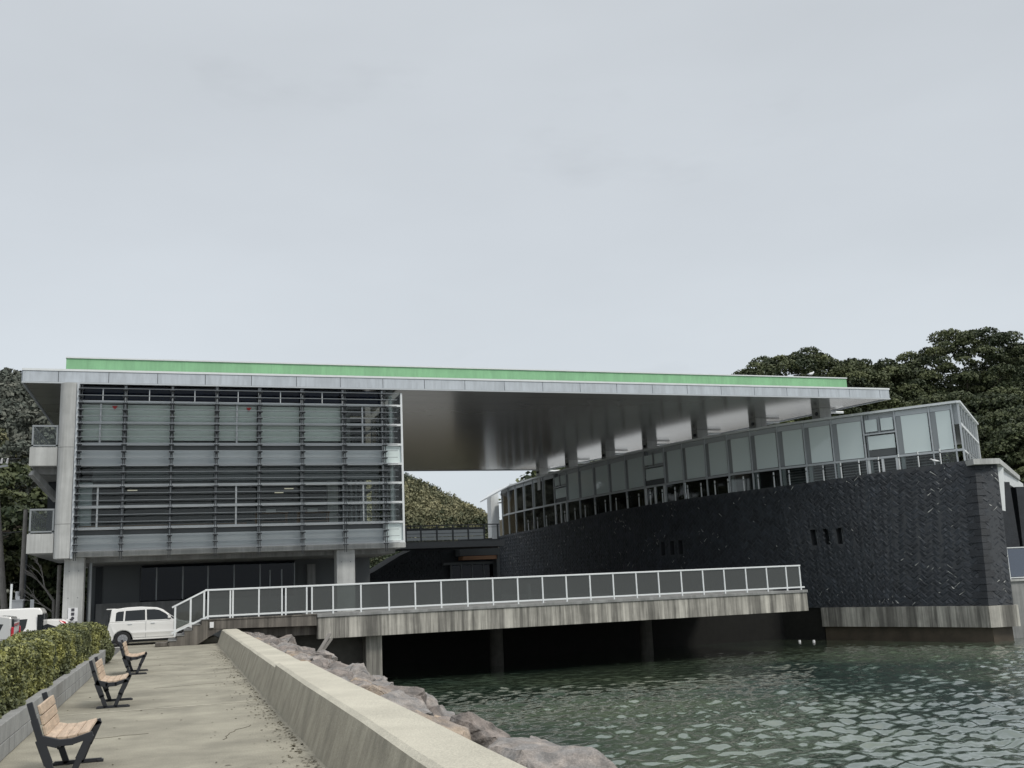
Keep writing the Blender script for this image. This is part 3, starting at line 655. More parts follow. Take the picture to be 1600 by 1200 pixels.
P(MB().box(-5.6, -4.92, 49.5, 59, 5.0, 7.2), 'shaded_recess', m_dark)
P(MB().box(-5.5, -4.92, 52, 56, 8.3, 10.2), 'plant_room', m_conc_d)
P(MB().box(-5.9, -4.92, 46.6, 58, 7.2, 7.495), 'edge_beam', m_conc_d)
P(MB().bar((-5.9, 46.4, 7.25), (-5.0, 47.5, 6.2), .25, .25), 'brace', m_conc_d)
P(MB().tube((-5.05, 50.2, -.3), (-5.05, 50.2, 3.5), .085), 'downpipe', m_pole)
# signs on the column
sg = thing('column_sign', 'white signboard with three dark square symbols on the left column', 'sign', (-4.06, 46.2, 1.05))
MB().box(-4.25, -3.88, 46.2, 46.24, 1.05, 1.60).build('board', m_sign, sg)
for k in range(3):
    z = 1.52 - k * .17
    if k < 2: MB().box(-4.13, -4.01, 46.185, 46.198, z - .06, z + .06).build('symbol', m_ink, sg)
    else: MB().tube((-4.07, 46.185, z), (-4.07, 46.198, z), .065, n=14).build('symbol', m_ink, sg)
s2 = thing('info_board', 'wide white notice under the signboard on the left column', 'sign', (-4.04, 46.2, .7))
MB().box(-4.24, -3.84, 46.2, 46.24, .68, .95).build('board', m_sign, s2)
MB().box(-4.2, -3.9, 46.19, 46.199, .86, .88).box(-4.2, -3.95, 46.19, 46.199, .8, .815).build('lettering', m_mull, s2)

# ------------------------------------------------------------------ great roof
RF = thing('canopy_roof', 'long flat roof with pale fascia and green parapet spanning both buildings', 'roof', (15, 60, 11))
Q = lambda mb, n_, m_, bev=0, **k: mb.build(n_, m_, RF, bevel=bev, **k)
rp = [(-6.4, 46.0), (37.75, 46.0), (29.3, 79.2), (-6.4, 79.2)]
def inset(p, d):      # towards centroid-ish
    cx = sum(a for a, _ in p) / 4; cy = sum(b_ for _, b_ in p) / 4
    return [(x - math.copysign(d, x - cx), y - math.copysign(d, y - cy)) for x, y in p]
Q(MB().prism(inset(rp, .05), 11.08, 11.12), 'soffit', m_soffit)
Q(MB().prism(inset(rp, .08), 11.125, 11.6), 'roof_slab', m_mid)
# fascia panels (front) + joints
x = -6.4; jx = [-6.4, -5.0, -2.98, -1.0, .95] ; 
xs = [-6.4, -5.0]; step = 2.005
while xs[-1] + step < 37.7: xs.append(xs[-1] + step)
xs.append(37.75)
for a, c in zip(xs, xs[1:]): Q(MB().box(a + .012, c - .012, 45.97, 46.03, 11.10, 11.56), 'fascia_panel', m_fascia)
Q(MB().box(-6.42, 37.77, 45.94, 46.05, 11.57, 11.66), 'fascia_cap', m_white)
Q(MB().box(-6.42, 37.77, 45.95, 46.05, 11.03, 11.09), 'fascia_drip', m_lgrey)
Q(MB().box(-6.4, 37.7, 46.035, 46.045, 11.09, 11.57), 'fascia_backing', m_dmetal)
for (a, c) in (((37.75, 46.05), (29.3, 79.2)), ((-6.4, 79.2), (-6.4, 46.05)), ((29.3, 79.2), (-6.4, 79.2))):
    Q(MB().bar((*a, 11.345), (*c, 11.345), .08, .62), 'side_fascia', m_fascia)
Q(MB().box(-4.75, 35.2, 46.25, 46.4, 11.61, 12.2), 'green_parapet', m_green)
Q(MB().box(-4.77, 35.22, 46.2, 46.45, 12.203, 12.26), 'parapet_cap', m_white)
Q(MB().box(35.08, 35.2, 46.41, 60, 11.61, 12.2), 'green_parapet', m_green); Q(MB().box(-4.75, -4.63, 46.41, 60, 11.61, 12.2), 'green_parapet', m_green)
cols = [(35.75, 49.5), (33.75, 53.2), (32.3, 57.9), (31.1, 62.9), (30.1, 67.8), (29.2, 73.0), (28.7, 78.4)]
for k, (x, y) in enumerate(cols):
    Q(MB().box(x - .38, x + .38, y - .3, y + .5, 9.31, 11.078), 'hanging_column', m_conc)
    o = MB().tube((x - .5, y - .1, 10.75), (x - .38, y + .0, 10.8), .1, n=10).build('floodlight', m_dmetal, RF)
    Q(MB().tube((x + .39, y + .3, 10.93), (x + 1.6, y + .2, 10.93), .07, n=8), 'tube_lamp', m_white)
    if k: Q(MB().bar((x + .4, y + .4, 10.78), (x + 1.6, y + .2, 10.78), .03, .03), 'lamp_conduit', m_mull)
# seagull on the roof
def gull(loc, rz, s, label):
    t = thing('seagull', label, 'bird', loc); t.rotation_euler = (0, 0, rz)
    bm = bmesh.new(); segs = [(-.26, .02, .03), (-.16, .05, .06), (0, .075, .09), (.12, .065, .12), (.18, .04, .17), (.22, .038, .21), (.27, .012, .2), (.31, .006, .19)]
    rings = [[bm.verts.new((x, r * math.cos(a), z + .1 + r * math.sin(a))) for a in [i * math.pi / 4 for i in range(8)]] for x, r, z in segs]
    for a, c in zip(rings, rings[1:]):
        for i in range(8): bm.faces.new((a[i], a[(i + 1) % 8], c[(i + 1) % 8], c[i]))
    bm.faces.new(rings[0][::-1]); bm.faces.new(rings[-1]); me = bpy.data.meshes.new('body'); bm.to_mesh(me); bm.free(); me.materials.append(m_sign)
    o = bpy.data.objects.new('body', me); col.objects.link(o); o.parent = t
    lg = MB().tube((0, .03, 0), (0, .03, .13), .006, n=5).tube((0, -.03, 0), (0, -.03, .13), .006, n=5); l = lg.build('legs', m_wood); l.parent = t
    wg = MB().hexa([(-.3, -.08, .13), (.1, -.085, .16), (.1, .085, .16), (-.3, .08, .13), (-.28, -.03, .17), (.08, -.05, .2), (.08, .05, .2), (-.28, .03, .17)]).build('folded_wings', m_mull); wg.parent = t
    t.scale = (s, s, s)
gull((33.0, 46.33, 12.262), .3, 1.0, 'white seagull standing on the green roof parapet')

# ------------------------------------------------------------------ tiled building
TB = thing('tiled_building', 'curved building clad in rough dark slate tiles with a glazed top storey', 'building', (38, 50, 0))
T_ = lambda mb, n_, m_, bev=0, **k: mb.build(n_, m_, TB, bevel=bev, **k)
TP = [(39.65, 43.0), (38.6, 44.4), (37.42, 45.96), (35.36, 48.88), (33.67, 51.6), (32.33, 54.5), (31.2, 58.15), (30.1, 62.6), (29.35, 67.6), (28.7, 73.5), (28.2, 80.2), (28.1, 84.9), (28.3, 90.1)]
BP = [(37.65, 40.55), (36.85, 42.9), (36.0, 45.27), (34.95, 47.8), (33.75, 50.6), (32.2, 54.2), (31.0, 58.1), (29.9, 62.6), (29.15, 67.6), (28.5, 73.5), (28.0, 80.2), (27.9, 84.9), (28.1, 90.1)]
TPw = [(39.25, 41.95), (38.45, 43.6), (37.3, 45.7)] + [(x - .06, y - .05) for x, y in TP[3:]]
def arc(P_):
    s = [0]
    for a, c in zip(P_, P_[1:]): s.append(s[-1] + math.dist(a, c))
    return s
def at(P_, S_, s):
    s = max(0, min(S_[-1], s))
    for i in range(len(S_) - 1):
        if s <= S_[i + 1] + 1e-9:
            t = (s - S_[i]) / (S_[i + 1] - S_[i]); a, c = P_[i], P_[i + 1]; return Vector((a[0] + (c[0] - a[0]) * t, a[1] + (c[1] - a[1]) * t, 0))
ST = arc(TP)
topz = [(0, 7.12), (3.6, 7.02), (7.7, 6.84), (10.7, 6.76), (17.9, 6.69), (22.5, 6.63), (26.9, 6.6), (33.5, 6.32), (40, 6.17), (60, 6.15)]
def zt(s):
    for (a, za), (c, zc) in zip(topz, topz[1:]):
        if s <= c: return za + (zc - za) * (s - a) / (c - a)
    return 6.15
def seg(P_, u):      # u in index space
    i = min(int(u), len(P_) - 2); t = u - i; a, c = P_[i], P_[i + 1]; return Vector((a[0] + (c[0] - a[0]) * t, a[1] + (c[1] - a[1]) * t, 0))
def s2u(s):
    for i in range(len(ST) - 1):
        if s <= ST[i + 1]: return i + (s - ST[i]) / (ST[i + 1] - ST[i])
    return len(ST) - 1.0001
ZP = -.25
def wall_pt(s, z, d=0):
    u = s2u(max(0, min(s, ST[-1] - .01))); a = seg(BP, u); c = seg(TPw, u); zz = zt(s); t = (z - ZP) / (zz - ZP)
    p = a.lerp(c, t); p.z = z
    if d:
        u2 = min(u + .05, len(ST) - 1.001); tg = (seg(BP, u2).lerp(seg(TPw, u2), t) - seg(BP, u2 - .05).lerp(seg(TPw, u2 - .05), t)); tg.z = 0; tg.normalize()
        n_ = Vector((-tg.y, tg.x, 0)); n_ = n_ if n_.x < 0 else -n_; upv = (Vector((c.x, c.y, zz)) - Vector((a.x, a.y, ZP))).normalized()
        p += n_ * d
    return p
def endp(k, z, d=0):   # end face, k 0..1 across ~1.1 m
    a = Vector((37.65, 40.55, 0)).lerp(Vector((38.85, 40.2, 0)), k); c = Vector((39.25, 41.95, 0)).lerp(Vector((40.3, 41.5, 0)), k); t = (z - ZP) / (7.12 - ZP)
    p = a.lerp(c, t); p.z = z; return p + Vector((-.3, -.95, 0)) * d
WN = [(8.98, 8.55), (8.18, 7.75), (7.38, 6.95), (20.4, 20.0), (19.5, 19.1), (18.7, 18.28)]
def in_win(s, z):
    return any(b_ - .05 < s < a + .05 and 3.15 < z < 4.15 for a, b_ in WN)
def tiles(fn, smax, zfun, name, seed, skip=None, w_=.215, parent=None):
    rg = random.Random(seed); vs_, fs, tint, mi = [], [], [], []
    def quadp(cs, d, ins=0): 
        cx = sum(c[0] for c in cs) / 4; cy = sum(c[1] for c in cs) / 4
        return [fn(x + (cx - x) * ins, y + (cy - y) * ins, d) for x, y in cs]
    r2 = math.sqrt(.5); span = int((smax + 9) / w_) + 4
    for n_ in range(-span, span):
        for m in range(-span // 2, span // 2):
            for vert in (0, 1):
                a0, b0_ = (n_ + 2 * m, n_ - 2 * m) if not vert else (n_ + 2 * m, n_ - 2 * m + 1)
                cc = [(a0, b0_), (a0 + 2, b0_), (a0 + 2, b0_ + 1), (a0, b0_ + 1)] if not vert else [(a0, b0_), (a0 + 1, b0_), (a0 + 1, b0_ + 2), (a0, b0_ + 2)]
                cx = sum(c[0] for c in cc) / 4 * w_; cy = sum(c[1] for c in cc) / 4 * w_
                s = (cx - cy) * r2; z = (cx + cy) * r2 + ZP
                if s < .12 or s > smax - .1 or z < ZP + .03 or z > zfun(s) - .1: continue
                if skip and skip(s, z): continue
                g_ = .012
                def mp_(c):
                    x = c[0] * w_ + (g_ if c[0] == min(q[0] for q in cc) else -g_); y = c[1] * w_ + (g_ if c[1] == min(q[1] for q in cc) else -g_)
                    S_ = (x - y) * r2; Z_ = (x + y) * r2 + ZP
                    return (min(max(S_, .0), smax), min(max(Z_, ZP + .01), zfun(s) - .005))
                cs = [mp_(c) for c in cc]
                k = len(vs_); vs_.extend(quadp(cs, .0)); h = rg.uniform(.003, .011)
                vs_.extend(quadp(cs, h, .06))
                inn = [(x, y) for x, y in cs]; top = quadp(inn, 0, .30)
                for c_, q_ in zip(range(4), inn):
                    px_, py_ = q_; cxx = sum(i[0] for i in inn) / 4; cyy = sum(i[1] for i in inn) / 4
                    vs_.append(fn(px_ + (cxx - px_) * rg.uniform(.2, .6), py_ + (cyy - py_) * rg.uniform(.2, .6), h + rg.uniform(.0, .042)))
                for a in (0, 4):
                    for i in range(4): fs.append((k + a + i, k + a + (i + 1) % 4, k + a + 4 + (i + 1) % 4, k + a + 4 + i))
                fs.append((k + 8, k + 9, k + 10, k + 11)); t = rg.betavariate(2, 2.5)
                tint += [t] * 9; mi += [0] * 9
                # lime streak along one joint
                pr = .014 + .30 * max(0, noise.noise(Vector((s * .35, z * .8, 4.2))) - .12) * 4
                if rg.random() < pr:
                    i = rg.randrange(4); a, c = cs[i], cs[(i + 1) % 4]; wd = rg.uniform(.015, .06); k = len(vs_)
                    f0 = rg.uniform(0, .4); f1 = rg.uniform(.6, 1)
                    a2 = (a[0] + (c[0] - a[0]) * f0, a[1] + (c[1] - a[1]) * f0); c2 = (a[0] + (c[0] - a[0]) * f1, a[1] + (c[1] - a[1]) * f1)
                    vs_.extend([fn(a2[0], a2[1], .045), fn(c2[0], c2[1], .06), fn(c2[0] + wd, c2[1], .06), fn(a2[0] + wd * .3, a2[1], .045)]); fs.append((k, k + 1, k + 2, k + 3)); tint.append(.5); mi.append(1)
    off = Vector(TB.location); me = bpy.data.meshes.new(name); me.from_pydata([tuple(v - off) for v in vs_], [], fs)
    me.materials.append(m_tile); me.materials.append(m_effl); me.polygons.foreach_set('material_index', mi)
    at_ = me.attributes.new('tint', 'FLOAT', 'FACE'); at_.data.foreach_set('value', tint)
    o = bpy.data.objects.new(name, me); col.objects.link(o); o.parent = TB; return o
def surf_backing():
    b = MB(); ss = [i * .5 for i in range(int(ST[-1] / .5) + 1)]
    for s0, s1 in zip(ss, ss[1:]):
        zs = [ZP, 3.2, 4.1]
        if any(b_ < s1 and s0 < a for a, b_ in WN): b.add([wall_pt(s0, ZP), wall_pt(s1, ZP), wall_pt(s1, 3.2), wall_pt(s0, 3.2)], [(0, 1, 2, 3)]); b.add([wall_pt(s0, 4.1), wall_pt(s1, 4.1), wall_pt(s1, zt(s1)), wall_pt(s0, zt(s0))], [(0, 1, 2, 3)])
        else: b.add([wall_pt(s0, ZP), wall_pt(s1, ZP), wall_pt(s1, zt(s1)), wall_pt(s0, zt(s0))], [(0, 1, 2, 3)])
    for s0 in ss:
        s1 = s0 + .5
        if any(b_ < s1 and s0 < a for a, b_ in WN):
            cuts = sorted({s0, s1} | {v for a, b_ in WN for v in (a, b_) if s0 < v < s1})
            for a_, c_ in zip(cuts, cuts[1:]):
                mid = (a_ + c_) / 2
                if not any(b_ < mid < a for a, b_ in WN): b.add([wall_pt(a_, 3.2), wall_pt(c_, 3.2), wall_pt(c_, 4.1), wall_pt(a_, 4.1)], [(0, 1, 2, 3)])
    b.add([endp(0, ZP), endp(1, ZP), endp(1, 7.0), endp(0, 7.12)], [(0, 1, 2, 3)])
    T_(b, 'wall_backing', m_grout)
surf_backing()
tiles(lambda s, z, d: wall_pt(s, z, d), ST[-1] - .2, zt, 'tile_cladding', 1, in_win)
tiles(lambda s, z, d: endp(s / 1.15, z, d), 1.15, lambda s: 7.05, 'tile_cladding', 2)
b = MB(); rq = random.Random(6); zq = ZP + .02; k = 0
while zq < 6.75:      # corner quoins
    h = .34; p = wall_pt(0.0, zq); q = wall_pt(0.0, zq + h - .02); e_ = Vector((.08, -.03, 0)); L1 = .5 if k % 2 else .24; L2 = .22 if k % 2 else .36
    a1 = wall_pt(L1, zq); a2 = wall_pt(L1, zq + h - .02); c1 = endp(L2, zq); c2 = endp(L2, zq + h - .02); o1 = Vector((-.05, -.035, 0)) * rq.uniform(.6, 1.3); o2 = Vector((-.01, -.05, 0)) * rq.uniform(.6, 1.3)
    b.hexa([p + o1 + o2, c1 + o2, (c1 + a1) / 2 + Vector((.1, .1, 0)), a1 + o1, q + o1 + o2, c2 + o2, (c2 + a2) / 2 + Vector((.1, .1, 0)), a2 + o1]); zq += h; k += 1
T_(b, 'quoin', m_tile)
for a, b_ in WN:     # slit windows with deep reveals
    p0, p1 = wall_pt(a, 3.2), wall_pt(b_, 3.2); q0, q1 = wall_pt(a, 4.1), wall_pt(b_, 4.1); n_ = (wall_pt(a, 3.6, .4) - wall_pt(a, 3.6)) * -1
    T_(MB().add([p0, p1, q1, q0, p0 + n_, p1 + n_, q1 + n_, q0 + n_], [(0, 4, 5, 1), (3, 2, 6, 7), (0, 3, 7, 4), (1, 5, 6, 2)]), 'window_reveal', m_bracket)
    f_ = MB(); m0 = p0.lerp(p1, .5) + n_ * .8; m1 = q0.lerp(q1, .5) + n_ * .8
    f_.bar(m0, m1, .06, .06); f_.bar(p0.lerp(p1, .95) + n_ * .6, q0.lerp(q1, .95) + n_ * .6, .06, .06); f_.bar(m0.lerp(m1, .5), (p1.lerp(q1, .5)) + n_ * .8, .06, .06); f_.bar(m0.lerp(m1, .06), (p1.lerp(q1, .06)) + n_ * .8, .06, .06)
    T_(f_, 'window_frame', m_mull); T_(MB().add([p0 + n_, p1 + n_, q1 + n_, q0 + n_], [(0, 1, 2, 3)]), 'window_pane', m_carglass)
# plinth in the water
pl = MB(); ss = [0, 3, 6, 9.05]
for s0, s1 in zip(ss, ss[1:]):
    a, c = wall_pt(s0, ZP, .14), wall_pt(s1, ZP, .14); a2, c2 = wall_pt(s0, ZP, -.3), wall_pt(s1, ZP, -.3); dn = Vector((0, 0, -1.02))
    pl.hexa([a + dn, a2 + dn, c2 + dn, c + dn, a, a2, c2, c])
e0 = Vector((37.5, 40.38, ZP)); e1 = Vector((38.95, 40.02, ZP)); dn = Vector((0, 0, -1.02)); bk = Vector((.5, 1.6, 0))
pl.hexa([e0 + dn, e1 + dn, e1 + bk + dn, e0 + bk + dn, e0, e1, e1 + bk, e0 + bk])
T_(pl, 'plinth', m_beam)
fb = MB()
fq = MB(); a, c = wall_pt(9.1, ZP, -.05), wall_pt(9.1, ZP, -.9)
for s0, s1 in zip([9.1, 14, 20, 30], [14, 20, 30, 40]):
    a, c = wall_pt(s0, ZP, -.12), wall_pt(s1, ZP, -.12); a2, c2 = wall_pt(s0, ZP, -.8), wall_pt(s1, ZP, -.8); dn = Vector((0, 0, -3.5)); fq.hexa([a + dn, a2 + dn, c2 + dn, c + dn, a, a2, c2, c])
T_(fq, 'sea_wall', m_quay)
for s0, s1 in zip([0, 4], [4, 9.05]):
    a, c = wall_pt(s0, ZP, -.12), wall_pt(s1, ZP, -.12); a2, c2 = wall_pt(s0, ZP, -.8), wall_pt(s1, ZP, -.8); u_ = Vector((0, 0, -.98)); dn = Vector((0, 0, -3.5))
    fb.hexa([a + dn, a2 + dn, c2 + dn, c + dn, a + u_, a2 + u_, c2 + u_, c + u_])
e0 = Vector((37.75, 40.62, -1.27)); e1 = Vector((38.75, 40.35, -1.27)); fb.hexa([e0 - Vector((0, 0, 2.5)), e1 - Vector((0, 0, 2.5)), e1 + bk - Vector((0, 0, 2.5)), e0 + bk - Vector((0, 0, 2.5)), e0, e1, e1 + bk, e0 + bk])
T_(fb, 'footing', mat('wet_concrete', (.075, .06, .042), .6, var=.3, vs_=1.4))
# glazed storey
zr = 10.32
def tp(s, z, d=0):
    p = at(TP, ST, s); u = at(TP, ST, min(s + .1, ST[-1])) - at(TP, ST, min(s + .1, ST[-1]) - .1); n_ = Vector((-u.y, u.x, 0)).normalized(); n_ = n_ if n_.x < 0 else -n_
    p = p + n_ * d; p.z = z; return p
ms = [.35, 1.51, 3.33, 5.1, 6.9, 8.58, 10.25, 12.13, 13.86, 15.74, 17.79, 19.61, 21.77, 24.0, 26.2, 28.4, 30.7, 32.76, 35.02, 37.21, 39.32, 41.52, 43.69, 45.76, 47.93]
zmid = lambda s: 7.78 + .003 * s
def strip(s0, s1, z0, z1, z2, z3, d0, d1):   # thick curved panel from s0 (z0..z1) to s1 (z2..z3)
    return MB().hexa([tp(s0, z0, d0), tp(s1, z2, d0), tp(s1, z2, d1), tp(s0, z0, d1), tp(s0, z1, d0), tp(s1, z3, d0), tp(s1, z3, d1), tp(s0, z1, d1)])
for k, s in enumerate(ms):
    b = MB(); b.bar(tp(s, zt(s) + .0, 0), tp(s, zr, 0), .07, .12, tp(s, 0, 1) - tp(s, 0, 0)); T_(b, 'mullion', m_lgrey)
    if k > 1: T_(MB().bar(tp(s - .17, zt(s), -.18), tp(s - .17, zr, -.18), .2, .16, tp(s, 0, 1) - tp(s, 0, 0)), 'inner_column', m_mull)
special = {2, 11, 17}
for k, (a, c) in enumerate(zip([0] + ms[:-1], ms)):
    za, zc = zmid(a), zmid(c)
    T_(strip(a + .03, c - .03, za - .06, za + .06, zc - .06, zc + .06, -.05, .09), 'transom', m_lgrey)
    if k == 0: continue
    T_(strip(a + .04, c - .04, zt(a) + .01, za - .065, zt(c) + .01, zc - .065, -.02, .0), 'lower_pane', m_glass)
    sp_ = (k - 1) in special
    if sp_:
        m_ = (a + c) / 2
        T_(strip(a + .04, c - .04, 9.12, 9.2, 9.12, 9.2, -.04, .08), 'window_bar', m_lgrey); T_(strip(m_ - .05, m_ + .05, 9.21, 10.1, 9.21, 10.1, -.04, .06), 'window_bar', m_mull)
        for x0, x1 in ((a + .12, m_ - .1), (m_ + .1, c - .12)): T_(strip(x0, x1, 9.3, 9.98, 9.3, 9.98, -.02, .01), 'frosted_pane', m_frost)
        T_(strip(a + .12, c - .2, 8.28, 9.05, 8.28, 9.05, -.02, .01), 'frosted_pane', m_frost); T_(strip(a + .12, c - .2, za + .1, 8.25, zc + .1, 8.25, -.02, .01), 'sill_panel', m_mid)
        for x0 in (a + .12, m_, c - .12): T_(MB().bar(tp(x0, zt(x0), .03), tp(x0, za - .07, .03), .13, .08, tp(x0, 0, 1) - tp(x0, 0, 0)), 'door_frame', m_white)
    else:
        T_(strip(a + .1, c - .32, za + .1, 9.98, zc + .1, 9.98, -.02, .0), 'frosted_pane' if k < 19 else 'clear_pane', m_frost if k < 19 else m_glass)
        T_(strip(a + .04, c - .04, 10.0, 10.28, 10.0, 10.28, -.06, -.02), 'header_panel', m_lgrey)
        T_(strip(c - .31, c - .04, za + .1, 9.98, zc + .1, 9.98, -.03, -.01), 'narrow_panel', m_mull)
for a, c in zip(ms[:-1], ms[1:]): T_(strip(a, c, 10.3, 10.42, 10.3, 10.42, -.2, .2), 'eaves_gutter', m_white)
T_(strip(0, ms[0], 10.3, 10.42, 10.3, 10.42, -.2, .2), 'eaves_gutter', m_white)
# roof of the glazed storey and its rear shell
inner = [(47.3, 50.0), (44, 56), (41, 62), (39, 70), (38, 80), (38, 90.1)]
rpoly = [tuple(tp(s, 0, -.32)[:2]) for s in [0] + ms] + [(28.3, 90)] + inner[::-1]
T_(MB().prism(rpoly, 9.22, 9.3), 'roof_sheet', mat('pale_roof_sheet', (.58, .60, .61), .5, var=.05))
T_(MB().prism([tuple(tp(s, 0, -.6)[:2]) for s in [0] + ms] + [(28.9, 90)] + inner[::-1], 6.0, 6.08), 'inner_floor', m_mid)
b = MB()
for a, c in zip(range(2, 48, 2), range(4, 50, 2)): b.hexa([tp(a, 6.1, -4.5), tp(c, 6.1, -4.5), tp(c, 6.1, -4.7), tp(a, 6.1, -4.7), tp(a, 9.2, -4.5), tp(c, 9.2, -4.5), tp(c, 9.2, -4.7), tp(a, 9.2, -4.7)])
T_(b, 'corridor_wall', m_mid)
for s in (4.2, 6.1, 7.9, 2.4): T_(MB().bar(tp(s, 6.1, -4.4), tp(s, 8.2, -4.4), .9, .06, tp(s, 0, 1) - tp(s, 0, 0)), 'slatted_door', m_dmetal)
b = MB()
for k in range(9): b.bar(tp(1.2, 6.75 + k * .16, -2.2), tp(11.5, 6.6 + k * .16, -2.2), .03, .05)
T_(b, 'inner_slats', m_mull)
T_(MB().prism([tuple(tp(s, 0, -.22)[:2]) for s in [0] + ms] + [tuple(tp(s, 0, -.31)[:2]) for s in ([0] + ms)[::-1]], 9.2, 10.3), 'upstand', m_lgrey)
# white posts standing on the wall top
ps = [40.36, 38.36, 36.57, 34.73, 33.08, 31.39, 29.76, 28.19, 26.72, 25.27, 23.79, 22.37, 21.12, 19.88, 18.61, 17.39, 16.21, 15.02, 13.91, 12.78, 11.74, 10.65, 9.68, 8.62, 7.59, 6.56, 5.52, 4.43, 3.34, 2.32, 1.18]
for s in ps:
    s0 = s
    pp = T_(MB().bar(tp(s0, zt(s0) - .02, .12), tp(s0, zt(s0) + .62, .12), .055, .055), 'slim_post', m_white)
    o = MB().bar(tp(s0, zt(s0) + .69, .12), tp(s0, zt(s0) + .86, .12), .06, .06).build('post_cap', m_white, TB); o.parent = pp
    o = MB().bar(tp(s0, zt(s0) + .62, .12), tp(s0, zt(s0) + .69, .12), .03, .03).build('post_neck', m_dmetal, TB); o.parent = pp
# east end glazing
E0, E1 = Vector((39.65, 43.0, 0)), Vector((47.3, 50.0, 0))
def ep(k, z, d=0): p = E0.lerp(E1, k); p = p + Vector((.675, -.737, 0)) * d; p.z = z; return p
for i in range(8):
    k = i / 7; T_(MB().bar(ep(k, 6.9), ep(k, 10.3), .07 if i < 7 else .14, .1, Vector((.675, -.737, 0))), 'end_mullion', m_lgrey if i < 7 else m_white)
for z in (9.15, 7.75): T_(MB().bar(ep(.01, z), ep(.99, z), .1, .1), 'end_transom', m_white)
T_(MB().bar(ep(-.01, 10.36), ep(1.01, 10.36), .3, .12), 'eaves_gutter', m_white)
T_(MB().hexa([ep(0, 6.9), ep(1, 6.9), ep(1, 6.9, -.03), ep(0, 6.9, -.03), ep(0, 10.3), ep(1, 10.3), ep(1, 10.3, -.03), ep(0, 10.3, -.03)]), 'end_glazing', m_glass)
b = MB()
for kk in range(5): b.bar(ep(0, 7.0 + kk * .17, .25), ep(1.25, 7.0 + kk * .17, .25), .03, .03)
for i in range(9): b.bar(ep(i / 7, 6.9, .25), ep(i / 7, 7.75, .25), .04, .04)
T_(b, 'end_railing', m_mull)
# swooping eave at the west end
T_(MB().add([(28.0, 84.5, 10.40), (28.0, 90.2, 10.30), (26.75, 90.4, 9.36), (26.95, 89.5, 9.5), (28.0, 84.5, 10.5), (28.0, 90.2, 10.42), (26.75, 90.4, 9.48), (26.95, 89.5, 9.62)], [(0, 3, 2, 1), (4, 5, 6, 7), (0, 1, 5, 4), (1, 2, 6, 5), (2, 3, 7, 6), (3, 0, 4, 7)]), 'swept_eave', m_white)
T_(MB().hexa([(27.75, 90.3, 5.9), (28.5, 90.2, 5.9), (28.5, 91.5, 5.9), (27.75, 91.5, 5.9), (27.75, 90.3, 10.1), (28.5, 90.2, 10.3), (28.5, 91.5, 10.3), (27.75, 91.5, 10.1)]), 'end_pier', m_white)
T_(MB().box(24.6, 28.3, 90.3, 90.8, -1, 6.05), 'west_wall', m_tile)
gull((38.2, 43.55, 7.08), 2.6, .9, 'white seagull on top of the dark tiled wall')
# annex on the east side
AX = thing('side_annex', 'concrete-roofed annex with dark stone pillars beyond the tiled wall corner', 'building', (43.5, 45, 0))
A_ = lambda mb, n_, m_, bev=0: mb.build(n_, m_, AX, bevel=bev)
s_lo, s_hi = 6.80, 7.08
A_(MB().prism([(38.75, 41.45), (40.2, 41.2), (50, 49.8), (46, 55), (39.3, 43.2)], s_lo, s_hi), 'roof_slab', m_conc)
A_(MB().hexa([(40.70, 42.6, 4.62), (41.50, 42.6, 4.45), (41.7, 43.1, 4.6), (41.1, 43.1, 4.72), (40.55, 42.5, 6.79), (41.75, 42.6, 6.79), (42.0, 43.1, 6.79), (41.0, 43.1, 6.79)]), 'white_siding', m_white)
A_(MB().prism([(41.6, 42.75), (52.5, 52.1), (49.5, 54.5), (41.4, 45.0)], 6.15, 6.79), 'soffit_band', m_white)
for (x, y) in ((42.75, 44.2), (46.9, 47.2)):
    A_(MB().hexa([(x - .1, y, -.3), (x + .95, y - .1, -.3), (x + 1.1, y + .8, -.3), (x + .3, y + .9, -.3), (x + .1, y, 6.145), (x + .85, y - .0, 6.145), (x + 1.0, y + .7, 6.145), (x + .3, y + .8, 6.145)]), 'stone_pillar', m_tile)
A_(MB().prism([(41, 45.2), (42.0, 45.0), (52, 54), (48, 60), (40, 47)], -.3, 6.79), 'dark_core', m_dark)
# east quay with glass railing
EQ = thing('east_quay', 'grey concrete quay with a blue-tinted glass railing right of the tiled wall', 'quay', (44, 45, 0))
MB().prism([(40.3, 42.2), (52, 41.0), (56, 60), (43, 50)], -3.5, .82).build('quay_block', m_conc_d, EQ)
MB().prism([(40.2, 42.1), (52, 40.9), (52.1, 41.5), (40.3, 42.7)], .823, .93).build('coping', m_conc, EQ)
m_blue = glass('blue_balustrade_glass', (.3, .36, .45), .12, .5, (.10, .14, .22))
def eq(t, z): return Vector((40.9 + (51 - 40.9) * t, 42.3 - 1.1 * t, z))
for i in range(7): MB().bar(eq(i * .145, .93), eq(i * .145, 2.5), .08, .05).build('post', m_white, EQ)
MB().bar(eq(-.02, 2.53), eq(.9, 2.53), .08, .05).build('handrail', m_white, EQ); MB().bar(eq(-.02, 1.0), eq(.9, 1.0), .05, .05).build('bottom_rail', m_white, EQ)
for i in range(6): MB().bar(eq(i * .145 + .006, 1.77), eq(i * .145 + .139, 1.77), .01, 1.45).build('glass_panel', m_blue, EQ)

